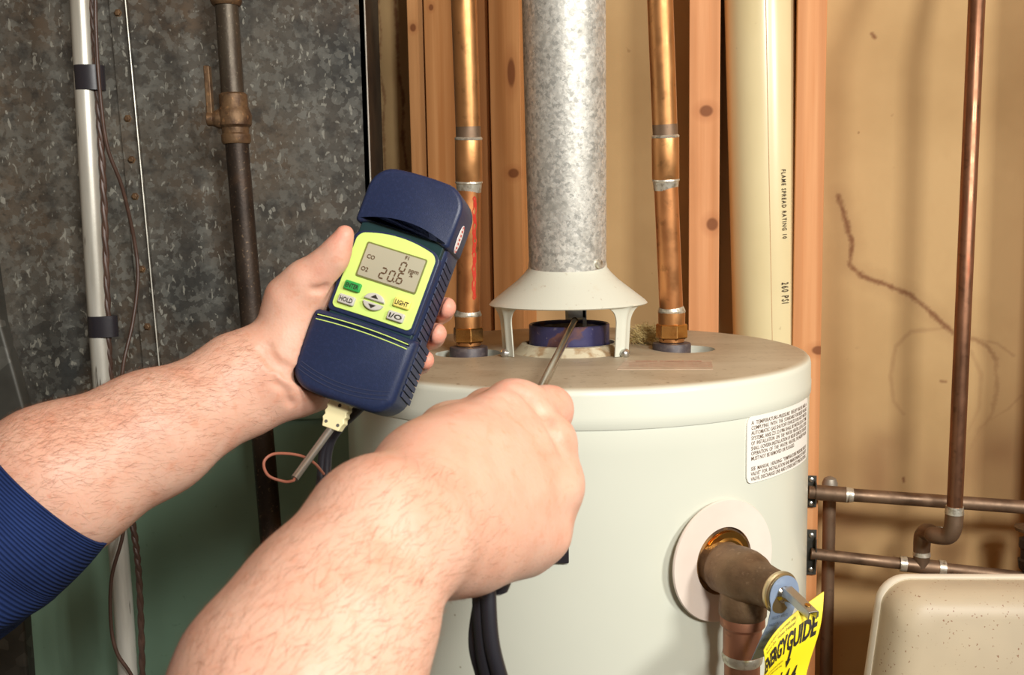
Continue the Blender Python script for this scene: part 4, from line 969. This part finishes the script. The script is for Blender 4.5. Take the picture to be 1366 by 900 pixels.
# buttons
def button(px, py, w, h, mat, txt, lab, shape=0):
    u, v = ml(px, py)
    if shape == 0: poly = arcpoly(u - w / 2, u + w / 2, v - h / 2, v + h / 2, .0012, .0012, 0, 0, n=3)
    else:
        k = 1 if shape == 1 else -1
        poly = [(u + w / 2 * cos(t), v - k * h / 2 + k * h * sin(t)) for t in np.linspace(0, pi, 17)]
        if k < 0: poly = poly[::-1]
    b = obj('button', slab(poly, -.003, .0022, .0008), mat, meter, label=lab)
    tx = MB()
    if shape == 0: put_text(tx, txt, lambda x, y: mp(u + x, v + y, .0024), .0048 if txt != 'ENTER' else .0046, x0=-w * .41, y0=-.0017, width=w * .82, bold=.00012)
    else:
        k = 1 if shape == 1 else -1
        tx.add([mp(u + a, v + b_ * k, .0024) for a, b_ in ((-.003, -.0012), (.003, -.0012), (0, .0016))], [(0, 1, 2)])
    obj('button_mark', tx, MT['black_ink'], b, flat=True, fixn=False)
button(471, 382, .0125, .0066, MT['btn_green'], 'ENTER', 'green ENTER button')
button(463, 400, .0125, .0066, MT['btn_grey'], 'HOLD', 'grey HOLD button')
button(501.5, 396.5, .0155, .0054, MT['btn_grey'], '', 'grey up arrow button', 1)
button(497, 409, .0155, .0054, MT['btn_grey'], '', 'grey down arrow button', 2)
button(537, 405, .0125, .0066, MT['btn_yellow'], 'LIGHT', 'pale yellow LIGHT button')
button(528.5, 422.5, .0125, .0066, MT['btn_grey'], 'I/O', 'grey I/O button')
# pin stripes, grooves
for k, dv in enumerate((.0042, .0075)):
    mb = MB(); pts = []
    for i in range(25):
        t = -1 + i / 12; pts.append(mp(ucB + t * (hwB - .0052), vlip - dv + .0015 * (1 - t * t), .0036))
    pts = [mp(ucB - hwB + .0014, vlip - dv, -.001)] + pts + [mp(ucB + hwB - .0014, vlip - dv, -.001)]
    obj('pin_stripe', mb.tube(pts, .00038, 6), MT['lime'], meter, label='thin lime pin stripe')
for k in range(3):
    pts = []
    for i in range(25):
        t = -1 + i / 12; pts.append(mp(ucB + t * (hwB - .0062), vbot + .0165 - k * .0028 - .0055 * (1 - t * t), .0035))
    pts = [mp(ucB - hwB + .001, pts and vbot + .0165 - k * .0028 + .001, -.0015)] + pts + [mp(ucB + hwB - .001, vbot + .0165 - k * .0028 + .001, -.0015)]
    obj('groove', MB().tube(pts, .0004, 6), MT['navy_dark'], meter)
# grip ribs along both sides
for side in (1, -1):
    for k in range(22):
        f = k / 21; v = vbot + .016 + f * (vcapL - vbot - .022)
        uu = (ucB + side * hwB if v < vlip else ucT + side * hwT) + side * .0002
        p0 = mp(uu, v + .002, -.009 if v > vlip else -.006); p1 = mp(uu, v - .002, -.031)
        obj('grip_rib', MB().box((p0 + p1) / 2, ((p1 - p0).length, .0012, .0040), ((p1 - p0).normalized(), MW * side, ML_)), MT['navy_dark'], meter, bevel=.0005)
# oval maker badge on the cap side
cu = ucT + hwT + .002; bu, bv = cu + .0001, ml(612, 318)[1] + .002
def sp(a, b, d=0): return mp(cu + .0003 + d, bv + b, -.0145 + a * 1.0)
el_ = [(.0048 * cos(t), .0105 * sin(t)) for t in np.linspace(0, 2 * pi, 33)[:-1]]
bd_ = obj('badge', MB().prism([(a, b) for a, b in el_], lambda a, b, z: sp(a, b, z), 0, .0004), MT['sticker'], meter, label='white oval badge with red print')
tx = MB()
for i in range(5):
    b_ = -.0062 + i * .0031; tx.add([sp(a, b, .0006) for a, b in ((-.0018, b_ - .0008), (.0018 - .0008 * (i % 2), b_ - .0008), (.0018, b_ + .0006), (-.0016, b_ + .0008))], [(0, 1, 2, 3)])
ring = [(.0044 * cos(t), .0099 * sin(t)) for t in np.linspace(0, 2 * pi, 33)]; ring2 = [(.0038 * cos(t), .0090 * sin(t)) for t in np.linspace(0, 2 * pi, 33)]
for i in list(range(5, 11)) + list(range(21, 27)):
    tx.add([sp(*ring[i], .0006), sp(*ring[i + 1], .0006), sp(*ring2[i + 1], .0006), sp(*ring2[i], .0006)], [(0, 1, 2, 3)])
obj('badge_print', tx, MT['red_ink'], bd_, flat=True, fixn=False)

# connector plug, sensor rod and wire loop
pu, pv_ = ml(442, 545); 
def pl_(a, b, z): return mp(pu + a, vbot + b, z - .015)
plug = thing('sensor_plug', 'cream connector plug with metal rod and looped brown wire under the meter', 'connector', pl_(0, -.014, 0))
pw = .0085
poly = [(-pw, .003), (pw, .003)]
for k in range(4):
    yv = -.001 - k * .0047; poly += [(pw + .0002, yv), (pw - .0010, yv - .0021)]
poly += [(pw - .002, -.0215), (-pw + .002, -.0215)]
for k in range(3, -1, -1):
    yv = -.001 - k * .0047; poly += [(-pw + .0010, yv - .0021), (-pw - .0002, yv)]
obj('plug_body', MB().prism(poly, lambda a, b, z: pl_(a, b, z), -.004, .0045), MT['plug'], plug, bevel=.0008)
obj('pin_hole', MB().lathe(pl_(.001, -.004, .0044), MN, [(0, .0013), (.0003, .0013)], 14), MT['dark'], plug)
for a in (-.0045, .0048): obj('rivet', MB().lathe(pl_(a, -.0175, .0043), MN, [(0, .0014), (.0005, .0012)], 12), MT['zinc'], plug)
rA = pl_(-.0005, -.020, 0); rB = PD(393, 638, .665)
obj('sensor_rod', MB().tube([rA, rB], .0028, 20), MT['grey_steel'], plug)
rB2 = rB + (rB - rA).normalized() * .001
obj('sensor_wire', MB().tube([rB, rB + (rB - rA).normalized() * .002, PD(379, 642, .664), PD(358, 634, .664), PD(352, 617, .668), PD(363, 606, .672), PD(385, 605, .68), PD(405, 609, .685), PD(420, 618, .69), PD(432, 632, .70)], .0010, 8, smooth=8), MT['wire_copper'], plug)
mh = thing('meter_hose', 'black rubber hose hanging from the meter behind the cream plug', 'hose', PD(428, 760, .70))
for dx in (0, 1): obj('hose_line', MB().tube([mp(pu + .008 + dx * .006, vbot + .006, -.026), PD(437 - dx * 2 + dx * 8, 585, .715), PD(428 + dx * 7, 640, .715), PD(424 + dx * 7, 700, .71), PD(428 + dx * 8, 800, .70)], .0034, 16, smooth=6), MT['hose'], mh)

# ------------------------------------------------------------------ flue probe
pt0 = PY(767, 427, .985); pt1 = PD(725, 512, .64)
pd_ = (pt0 - pt1).normalized()
probe = thing('flue_probe', 'thin polished steel probe held in the right fist, tip under the draft hood', 'probe', pt1)
obj('rod', MB().tube([pt0 - pd_ * .0, pt0 - pd_ * .002, pt1 - pd_ * .05], [.0024, .0030, .0034], 20), MT['steel'], probe)
obj('rod_tip', MB().tube([pt0 + pd_ * .0005, pt0 - pd_ * .004], [.0030, .0036], 20), MT['dark'], probe)
# ------------------------------------------------------------------ the person's arms and hands (smooth distance field -> one skin per arm)
class Field:
    def __init__(s, lo, hi, h):
        s.h = h; s.lo = np.array(lo, float); s.n = np.ceil((np.array(hi) - s.lo) / h).astype(int) + 1
        s.d = np.full(tuple(s.n), .06, np.float32)
    def _grid(s, a, b):
        i0 = np.maximum(np.floor((a - s.lo) / s.h).astype(int), 0); i1 = np.minimum(np.ceil((b - s.lo) / s.h).astype(int) + 1, s.n)
        if np.any(i1 <= i0): return None
        ax = [s.lo[k] + s.h * np.arange(i0[k], i1[k]) for k in range(3)]
        X = np.stack(np.meshgrid(*ax, indexing='ij'), -1).astype(np.float32)
        return tuple(slice(i0[k], i1[k]) for k in range(3)), X
    def cone(s, a, b, ra, rb, k=.006, op='add', flat=None, f=1.0):
        a, b = np.array(a, float), np.array(b, float); m = max(ra, rb) * max(1, 1) + k + .008
        g = s._grid(np.minimum(a, b) - m, np.maximum(a, b) + m)
        if g is None: return
        sl, X = g; ba = (b - a); L2 = float(ba @ ba) + 1e-12
        pa = X - a.astype(np.float32); h = np.clip((pa @ ba.astype(np.float32)) / L2, 0, 1)
        q = pa - h[..., None] * ba.astype(np.float32)
        if flat is not None:
            n = np.array(flat, np.float32); n = n / np.linalg.norm(n); qn = q @ n
            q = q + (qn * (1 / f - 1))[..., None] * n
        d = np.sqrt((q ** 2).sum(-1)) - (ra + (rb - ra) * h)
        if flat is not None: d = d * (f if f < 1 else 1)
        D = s.d[sl]
        if op == 'add':
            hh = np.maximum(k - np.abs(D - d), 0) / k; s.d[sl] = np.minimum(D, d) - hh * hh * k * .25
        else:
            d = -d; hh = np.maximum(k - np.abs(D - d), 0) / k; s.d[sl] = np.maximum(D, d) + hh * hh * k * .25
    def chain(s, pts, rs, k=.006, **kw):
        for i in range(len(pts) - 1): s.cone(pts[i], pts[i + 1], rs[i], rs[i + 1], k, **kw)
    def cut_box(s, c, ax, half, rnd=.004, k=.003):
        c = np.array(c); m = np.linalg.norm(half) + .01; g = s._grid(c - m, c + m); sl, X = g
        P = X - c.astype(np.float32); q = np.stack([np.abs(P @ np.array(ax[i], np.float32)) - (half[i] - rnd) for i in range(3)], -1)
        d = np.sqrt((np.maximum(q, 0) ** 2).sum(-1)) + np.minimum(q.max(-1), 0) - rnd
        D = s.d[sl]; d = -d; hh = np.maximum(k - np.abs(D - d), 0) / k; s.d[sl] = np.maximum(D, d) + hh * hh * k * .25
    def mesh(s):
        S = s.d; n = np.array(S.shape); I = S < 0
        c = I[:-1, :-1, :-1].astype(np.int8)
        tot = sum(I[i:n[0] - 1 + i, j:n[1] - 1 + j, k:n[2] - 1 + k].astype(np.int8) for i in (0, 1) for j in (0, 1) for k in (0, 1))
        act = (tot > 0) & (tot < 8); idx = np.argwhere(act); acc = np.zeros((len(idx), 3)); cnt = np.zeros(len(idx))
        cs = [(i, j, k) for i in (0, 1) for j in (0, 1) for k in (0, 1)]
        for a in cs:
            for b in cs:
                if sum(abs(a[q] - b[q]) for q in range(3)) == 1 and a < b:
                    sa = S[idx[:, 0] + a[0], idx[:, 1] + a[1], idx[:, 2] + a[2]]; sb = S[idx[:, 0] + b[0], idx[:, 1] + b[1], idx[:, 2] + b[2]]
                    m = (sa < 0) != (sb < 0); t = np.where(m, sa / np.where(m, sa - sb, 1), 0)
                    p = np.array(a) + t[:, None] * (np.array(b) - np.array(a)); acc[m] += p[m]; cnt[m] += 1
        V = s.lo + s.h * (idx + acc / cnt[:, None])
        lut = -np.ones(act.shape, np.int64); lut[act] = np.arange(len(idx)); F = []
        for ax in range(3):
            e1, e2 = [(1, 2), (2, 0), (0, 1)][ax]
            A = I.take(range(n[ax] - 1), ax); B = I.take(range(1, n[ax]), ax)
            E = np.argwhere(A != B); E = E[(E[:, e1] > 0) & (E[:, e2] > 0) & (E[:, e1] < n[e1] - 1) & (E[:, e2] < n[e2] - 1)]
            ins = I[E[:, 0], E[:, 1], E[:, 2]]
            def L(d1, d2):
                Q = E.copy(); Q[:, e1] -= d1; Q[:, e2] -= d2; return lut[Q[:, 0], Q[:, 1], Q[:, 2]]
            q = np.stack([L(0, 0), L(1, 0), L(1, 1), L(0, 1)], 1); q[~ins] = q[~ins][:, ::-1]; F.append(q)
        return V, np.concatenate(F)
def relax(V, F, it=2, lam=.5):
    E = np.concatenate([F[:, [i, (i + 1) % 4]] for i in range(4)]); n = len(V)
    for _ in range(it):
        acc = np.zeros_like(V); cnt = np.zeros(n)
        for a, b in ((0, 1), (1, 0)):
            np.add.at(acc, E[:, a], V[E[:, b]]); np.add.at(cnt, E[:, a], 1)
        V = V + lam * (acc / np.maximum(cnt, 1)[:, None] - V)
    return V
def skin_obj(name, fld, parent, flush_pts, label):
    V, F = fld.mesh()
    lab = np.arange(len(V))
    for _ in range(400):
        m = lab[F].min(1); new = lab.copy()
        for c in range(4): np.minimum.at(new, F[:, c], m)
        new = new[new]
        if (new == lab).all(): break
        lab = new
    vals, cn = np.unique(lab, return_counts=True); keepv = lab == vals[cn.argmax()]
    idx = np.cumsum(keepv) - 1; F = idx[F[keepv[F].all(1)]]; V = V[keepv]
    V = relax(V, F, 3, .5); o = np.array(parent.location)
    me = bpy.data.meshes.new(name); me.from_pydata((V - o).tolist(), [], F.tolist()); me.update(); me.shade_smooth()
    fl = np.zeros(len(V))
    for p, r, a in flush_pts: fl = np.maximum(fl, a * np.exp(-((V - np.array(p)) ** 2).sum(1) / (r * r)))
    at = me.attributes.new('flush', 'FLOAT', 'POINT'); at.data.foreach_set('value', fl.astype(np.float32))
    return finish(name, me, MT['skin'], parent, label=label), V, F
def hairs(name, V, F, parent, pa, pb, keep, n, length=.009, seed=1):
    """fine short hairs lying along the forearm from pa to pb; keep(p, normal) says where they grow"""
    rng = np.random.default_rng(seed); A = (V[F[:, 1]] - V[F[:, 0]]); B = (V[F[:, 3]] - V[F[:, 0]]); N = np.cross(A, B); N /= np.linalg.norm(N, axis=1)[:, None] + 1e-12
    C = V[F].mean(1); ax = np.array((Vector(pb) - Vector(pa)).normalized()); vs, fs = [], []
    cand = rng.permutation(len(F)); cnt = 0
    for i in cand:
        p, nn = C[i], N[i]
        w = keep(p, nn)
        if rng.random() > w: continue
        t = ax + rng.normal(0, .38, 3); side = np.cross(ax, nn); t = t + side * .45; t = t - nn * (t @ nn); t /= np.linalg.norm(t)
        L = length * rng.uniform(.5, 1.25); q = np.cross(t, nn) * .00004
        lift = rng.uniform(.10, .35)
        pts = [p + rng.normal(0, .0006, 3), p + t * L * .5 + nn * L * lift * .6, p + t * L + nn * L * lift * .8 + rng.normal(0, .0006, 3)]
        k = len(vs); vs += [pts[0] - q, pts[0] + q, pts[1] - q, pts[1] + q, pts[2]]; fs += [(k, k + 1, k + 3, k + 2), (k + 2, k + 3, k + 4)]
        cnt += 1
        if cnt >= n: break
    o = np.array(parent.location); me = bpy.data.meshes.new(name); me.from_pydata([tuple(v - o) for v in vs], [], fs); me.update()
    h = finish(name, me, MT['hair'], parent); h['kind'] = 'stuff'; return h
def grid_bounds(pts, m):
    A = np.array([tuple(p) for p in pts]); return A.min(0) - m, A.max(0) + m

person = thing('person', 'person in a navy sweater, bare forearms only, holding the gas meter and the probe', 'person', PD(-100, 1000, .45))
# ---- arm with the meter
LE2, LE, LM, LW = PD(-330, 880, .60), PD(76, 643, .635), PD(206, 577, .665), PD(352, 503, .705)
pal = MN
wr = PD(362, 500, .71)
thm0, thm1, thm2, thm3 = PD(372, 475, .712), PD(386, 398, .703), PD(433, 353, .694), PD(460, 311, .688)
heel = PD(402, 515, .725)
cI, cM, cR, cL = PD(462, 412, .765), PD(470, 440, .772), PD(472, 475, .772), PD(455, 512, .765)
fI = [cI, PD(537, 424, .776), PD(588, 414, .748), PD(594, 410, .720)]
fM = [cM, PD(537, 457, .778), PD(576, 448, .748), PD(581, 445, .717)]
fR = [cR, PD(527, 490, .775), PD(560, 483, .748), PD(566, 480, .718)]
fL = [cL, PD(505, 522, .768), PD(540, 510, .752), PD(549, 502, .735)]
allp = [LE, LM, wr, thm3, *fI, *fM, *fR, *fL, LE + (LE2 - LE) * .25]
lo_, hi_ = grid_bounds(allp, .055)
fl = Field(lo_, hi_, .00165)
Ldir = (LE2 - LE).normalized()
arm_n = (CAM - LM).normalized()
fl.chain([LE + Ldir * .12, LE, LM, PD(285, 535, .69), wr], [.049, .0492, .0412, .0325, .0262], .012, flat=arm_n, f=.86)
# wrist: two bones and tendons
fl.cone(PD(320, 490, .70), PD(372, 462, .706), .0265, .022, .014); fl.cone(PD(340, 535, .705), PD(405, 512, .72), .0215, .019, .014)
# palm
for c, r in ((cI, .0115), (cM, .012), (cR, .0115), (cL, .0115)): fl.cone(wr, c, .022, r, .016)
fl.cone(PD(395, 470, .728), PD(455, 470, .762), .022, .016, .02)
fl.cone(heel, cL, .0185, .014, .014)
# thenar mound and thumb
fl.cone(PD(375, 490, .712), PD(398, 418, .706), .024, .0185, .014)
fl.cone(PD(410, 480, .722), PD(412, 420, .716), .017, .013, .014)
fl.chain([PD(383, 415, .706), thm1, PD(408, 374, .698), thm2], [.0175, .0155, .0132, .0108], .010)
fl.cone(PD(425, 392, .703), PD(447, 352, .694), .0095, .0080, .012)
fl.chain([thm2, PD(449, 333, .690), thm3], [.0108, .0086, .0058], .006)
fl.cone(PD(450, 345, .689), PD(460, 316, .686), .0074, .0052, .006)
# fingers
for f_, r in ((fI, .0096), (fM, .0098), (fR, .0088), (fL, .0078)):
    fl.chain(f_, [r * 1.15, r * 1.02, r * .98, r * .86], .004)
# creases: wrist folds and thumb web
for a, b in (((330, 455), (392, 512)), ((338, 448), (400, 500))):
    pts = [PD(a[0] + (b[0] - a[0]) * t + 6 * sin(pi * t), a[1] + (b[1] - a[1]) * t, .6) for t in np.linspace(0, 1, 8)]
crease_px = [[(345, 462), (362, 482), (385, 500), (402, 506)], [(352, 455), (372, 478), (398, 494)], [(368, 508), (385, 528), (392, 545)], [(419, 388), (430, 392), (437, 386)]]
V0, F0 = fl.mesh()
def on_skin(px, py, V0=V0):
    dr = np.array((PD(px, py, 1.0) - CAM).normalized()); rel = V0 - np.array(CAM); t = rel @ dr
    off = np.linalg.norm(rel - t[:, None] * dr, axis=1); m = off < .0028
    return Vector(V0[m][np.argmin(t[m])]) if m.any() else None
for cp in crease_px:
    P_, _ = catmull([Vector((x, y, 0)) for x, y in cp], [1] * len(cp), 6)
    q = [on_skin(p.x, p.y) for p in P_]; q = [p for p in q if p is not None]
    for i in range(len(q) - 1): fl.cone(q[i], q[i + 1], .0009, .0009, .0035, op='sub')
# the meter's own volume presses a clean contact into the flesh
cU, cV = (ucB * .5 + ucT * .5), (vbot + vtop) / 2
fl.cut_box(mp(ucT, cV, -.018), (MW, ML_, MN), (hwT + .0015, (vtop - vbot) / 2, .0225), .006)
fl.cut_box(mp(ucB, (vbot + vlip) / 2, -.0155), (MW, ML_, MN), (hwB + .0005, (vlip - vbot) / 2, .019), .007)
flush = [(thm3, .016, .8), (fI[3], .014, .9), (fM[3], .014, .8), (fR[3], .013, .9), (fL[3], .012, .9), (PD(430, 360, .69), .014, .4), (PD(388, 395, .70), .012, .3), (PD(395, 530, .71), .02, .35)]
la, VL, FL = skin_obj('arm', fl, person, flush, 'bare arm whose hand wraps the gas meter')
pa_, pb_ = np.array(LE), np.array(wr)
def keepL(p, n):
    t = (p - pa_) @ (pb_ - pa_) / ((pb_ - pa_) @ (pb_ - pa_))
    if t > .93: return 0
    up = n[2]; tw = np.array(CAM) - p; tw = tw / np.linalg.norm(tw)
    if n @ tw < -.5: return 0
    return .10 + .75 * max(0, up) * (1 - max(0, t) * .5)
hairs('arm_hair', VL, FL, person, LE, wr, keepL, 7000, .0085, 3)

# ---- arm with the probe
RE2, RE = PD(290, 1200, .36), PD(397, 922, .392)
RM, RW = PD(447, 826, .408), PD(508, 718, .432)
kI, kM, kR, kL = PD(682, 543, .556), PD(728, 588, .548), PD(743, 652, .538), PD(722, 711, .528)
wR = PD(560, 700, .455)
gI = [kI, PD(733, 546, .584), PD(728, 598, .610), PD(700, 596, .602)]
gM = [kM, PD(744, 608, .582), PD(722, 645, .604), PD(695, 632, .596)]
gR = [kR, PD(748, 662, .574), PD(722, 692, .594), PD(695, 676, .586)]
gL = [kL, PD(733, 714, .560), PD(705, 728, .578), PD(682, 706, .572)]
tR = [PD(556, 632, .480), PD(600, 580, .530), PD(650, 548, .575), PD(705, 545, .602), PD(728, 552, .618)]
allp = [RE + (RE2 - RE).normalized() * .05, RE, RW, *gI, *gM, *gR, *gL, *tR]
lo_, hi_ = grid_bounds(allp, .06)
fr = Field(lo_, hi_, .0019)
Rdir = (RE2 - RE).normalized()
fr.chain([RE + Rdir * .16, RE, RM, RW, wR], [.0495, .0490, .0425, .0345, .0270], .008)
fr.cone(PD(515, 700, .432), PD(572, 640, .482), .0255, .0245, .014); fr.cone(PD(560, 722, .437), PD(612, 724, .485), .0255, .0242, .010)
fr.cone(PD(572, 650, .468), PD(610, 618, .504), .0255, .0272, .014)
# metacarpals
fr.cone(PD(582, 632, .482), kI, .0255, .0150, .012); fr.cone(PD(582, 655, .476), kM, .026, .0135, .012)
fr.cone(PD(575, 690, .465), kR, .027, .0138, .016); fr.cone(PD(600, 722, .472), kL, .0225, .0165, .014)
fr.cone(PD(600, 700, .49), PD(700, 650, .548), .025, .018, .02)
fr.cone(PD(640, 738, .492), PD(700, 742, .53), .0150, .0115, .012)
# knuckle bumps
for p, r in ((PD(688, 543, .549), .0118), (PD(731, 588, .541), .0098), (PD(745, 655, .531), .0098)): fr.cone(p, p + (wR - p) * .12, r, r * .9, .006)
for g_, r in ((gI, .0130), (gM, .0106), (gR, .0104), (gL, .0096)): fr.chain(g_, [r * 1.12, r * 1.02, r * .95, r * .85], .007)
fr.cone(PD(738, 592, .556), PD(742, 640, .548), .0115, .0115, .010); fr.cone(PD(742, 640, .548), PD(730, 712, .540), .0115, .011, .010); fr.cone(PD(700, 545, .560), PD(733, 585, .556), .012, .011, .010)
fr.chain(tR, [.020, .0165, .0122, .0110, .0090], .008)
V1, F1 = fr.mesh()
for cp, r_, k_ in (
                   ([(710, 526), (726, 545), (742, 570), (756, 598)], .0008, .0045), ([(690, 512), (700, 518), (708, 527)], .0006, .003), ([(676, 522), (686, 530), (690, 540)], .0004, .003)):
    P_, _ = catmull([Vector((x, y, 0)) for x, y in cp], [1] * len(cp), 6)
    q = [on_skin(p.x, p.y, V1) for p in P_]; q = [p for p in q if p is not None]
    for i in range(len(q) - 1): fr.cone(q[i], q[i + 1], r_, r_, k_, op='sub')
flush = [(PD(690, 520, .54), .014, .5), (PD(745, 540, .58), .014, .55), (PD(640, 510, .53), .012, .35), (kM, .012, .3), (PD(760, 600, .56), .012, .4), (PD(560, 650, .45), .03, .2)]
ra, VR, FR = skin_obj('arm', fr, person, flush, 'bare arm whose fist holds the probe, back of hand to the viewer')
pc_, pd2 = np.array(RE), np.array(RW)
def keepR(p, n):
    t = (p - pc_) @ (pd2 - pc_) / ((pd2 - pc_) @ (pd2 - pc_))
    if t > 1.5: return 0
    tw = np.array(CAM) - p; tw = tw / np.linalg.norm(tw)
    if n @ tw < -.4: return 0
    return .55 * (1 - max(0, t - .6) * .8)
hairs('arm_hair', VR, FR, person, RE, RW, keepR, 4200, .0085, 5)
# finger ring
rg_c = kR + (gR[1] - kR) * .55; obj('finger_ring', MB().lathe(rg_c, (gR[1] - kR), [(-.0018, .0114), (-.0018, .0124), (.0018, .0124), (.0018, .0114)], 40, closed=True, cap=(False, False)), MT['gold'], person, label='metal ring on the fist, edge on')
# probe grip and hoses
hx_ = PD(650, 772, .505)
obj('grip', MB().tube([PD(722, 545, .60), PD(708, 590, .575), PD(690, 660, .555), PD(660, 740, .525), PD(651, 774, .510)], [.006, .0095, .0105, .0100, .0090], 24, smooth=5), MT['hose'], probe, label='black handle inside the fist')
obj('grip_knob', MB().lathe(PD(664, 778, .520), (0, 0, -1), [(-.012, .004), (-.008, .0068), (0, .0072), (.004, .0055), (.006, .002)], 20), MT['hose'], probe)
ph = thing('probe_hose', 'pair of black rubber hoses hanging below the fist in front of the heater', 'hose', PD(690, 1100, .53))
for a, b, c, r, dz in (((640, 778), (643, 850), (652, 905), .0040, 0), ((651, 778), (655, 850), (668, 905), .0042, -.004), ((645, 778), (633, 850), (644, 905), .0034, .006)):
    obj('hose_line', MB().tube([PD(652, 758, .515 + dz * .5), PD(*a, .512 + dz), PD(*b, .510 + dz), PD(*c, .512 + dz), PD(c[0] + 30, 1000, .52 + dz), PD(c[0] + 60, 1150, .54 + dz)], r, 18, smooth=8), MT['hose'], ph)

# ---- sleeves
def sleeve(name, pts, rads, label, up, seed, flat_n, f, ridge=True):
    P, R = catmull([Vector(p) for p in pts], rads, 26); n = 120; rings = []; ribs = []
    t0 = (P[1] - P[0]).normalized(); a = t0.cross(Vector(up)).normalized(); L = 0
    for i, p in enumerate(P):
        t = (P[min(i + 1, len(P) - 1)] - P[max(i - 1, 0)]).normalized(); a = (a - t * a.dot(t)).normalized(); b = t.cross(a)
        if i: L += (P[i] - P[i - 1]).length
        ring = []
        for j in range(n):
            an = 2 * pi * j / n; d = a * cos(an) + b * sin(an); r = R[i]
            fold = .0022 * sin(3 * an + L * 60 + seed) * min(1, L / .05) + .0030 * sin(5 * an - L * 95 + seed) * max(0, min(1, (L - .035) / .03))
            dn = d.dot(Vector(flat_n)); d = d - Vector(flat_n) * dn * (1 - f)
            ring.append(p + d * (r + fold)); ribs.append(L)
        rings.append(ring)
    inner = [[p + (Vector(P[min(i, 3)]) - p) * .045 for p in rings[i]] for i in (3, 2, 1, 0)]
    mb = MB().rings(inner + rings, (False, True))
    o = obj(name, mb, MT['sweater'], person, sharp=0, label=label)
    at = o.data.attributes.new('along', 'FLOAT', 'POINT'); at.data.foreach_set('value', np.array([0] * n * 4 + ribs, np.float32))
    return o
c0 = PD(64, 656, .622)
sleeve('sleeve', [c0, PD(36, 683, .618), PD(4, 708, .614), PD(-50, 745, .609), PD(-160, 800, .604), PD(-330, 890, .60)], [.0495, .0505, .0520, .0560, .0620, .066], 'navy ribbed knit cuff and sleeve', (0, 0, 1), 1.0, arm_n, .88)
c1 = RE + Rdir * .085
sleeve('sleeve', [c1, c1 + Rdir * .03, c1 + Rdir * .055, c1 + Rdir * .09, c1 + Rdir * .15], [.0530, .0540, .0550, .060, .066], 'navy ribbed knit cuff below the picture', (0, 1, 0), 2.0, arm_n, .95)
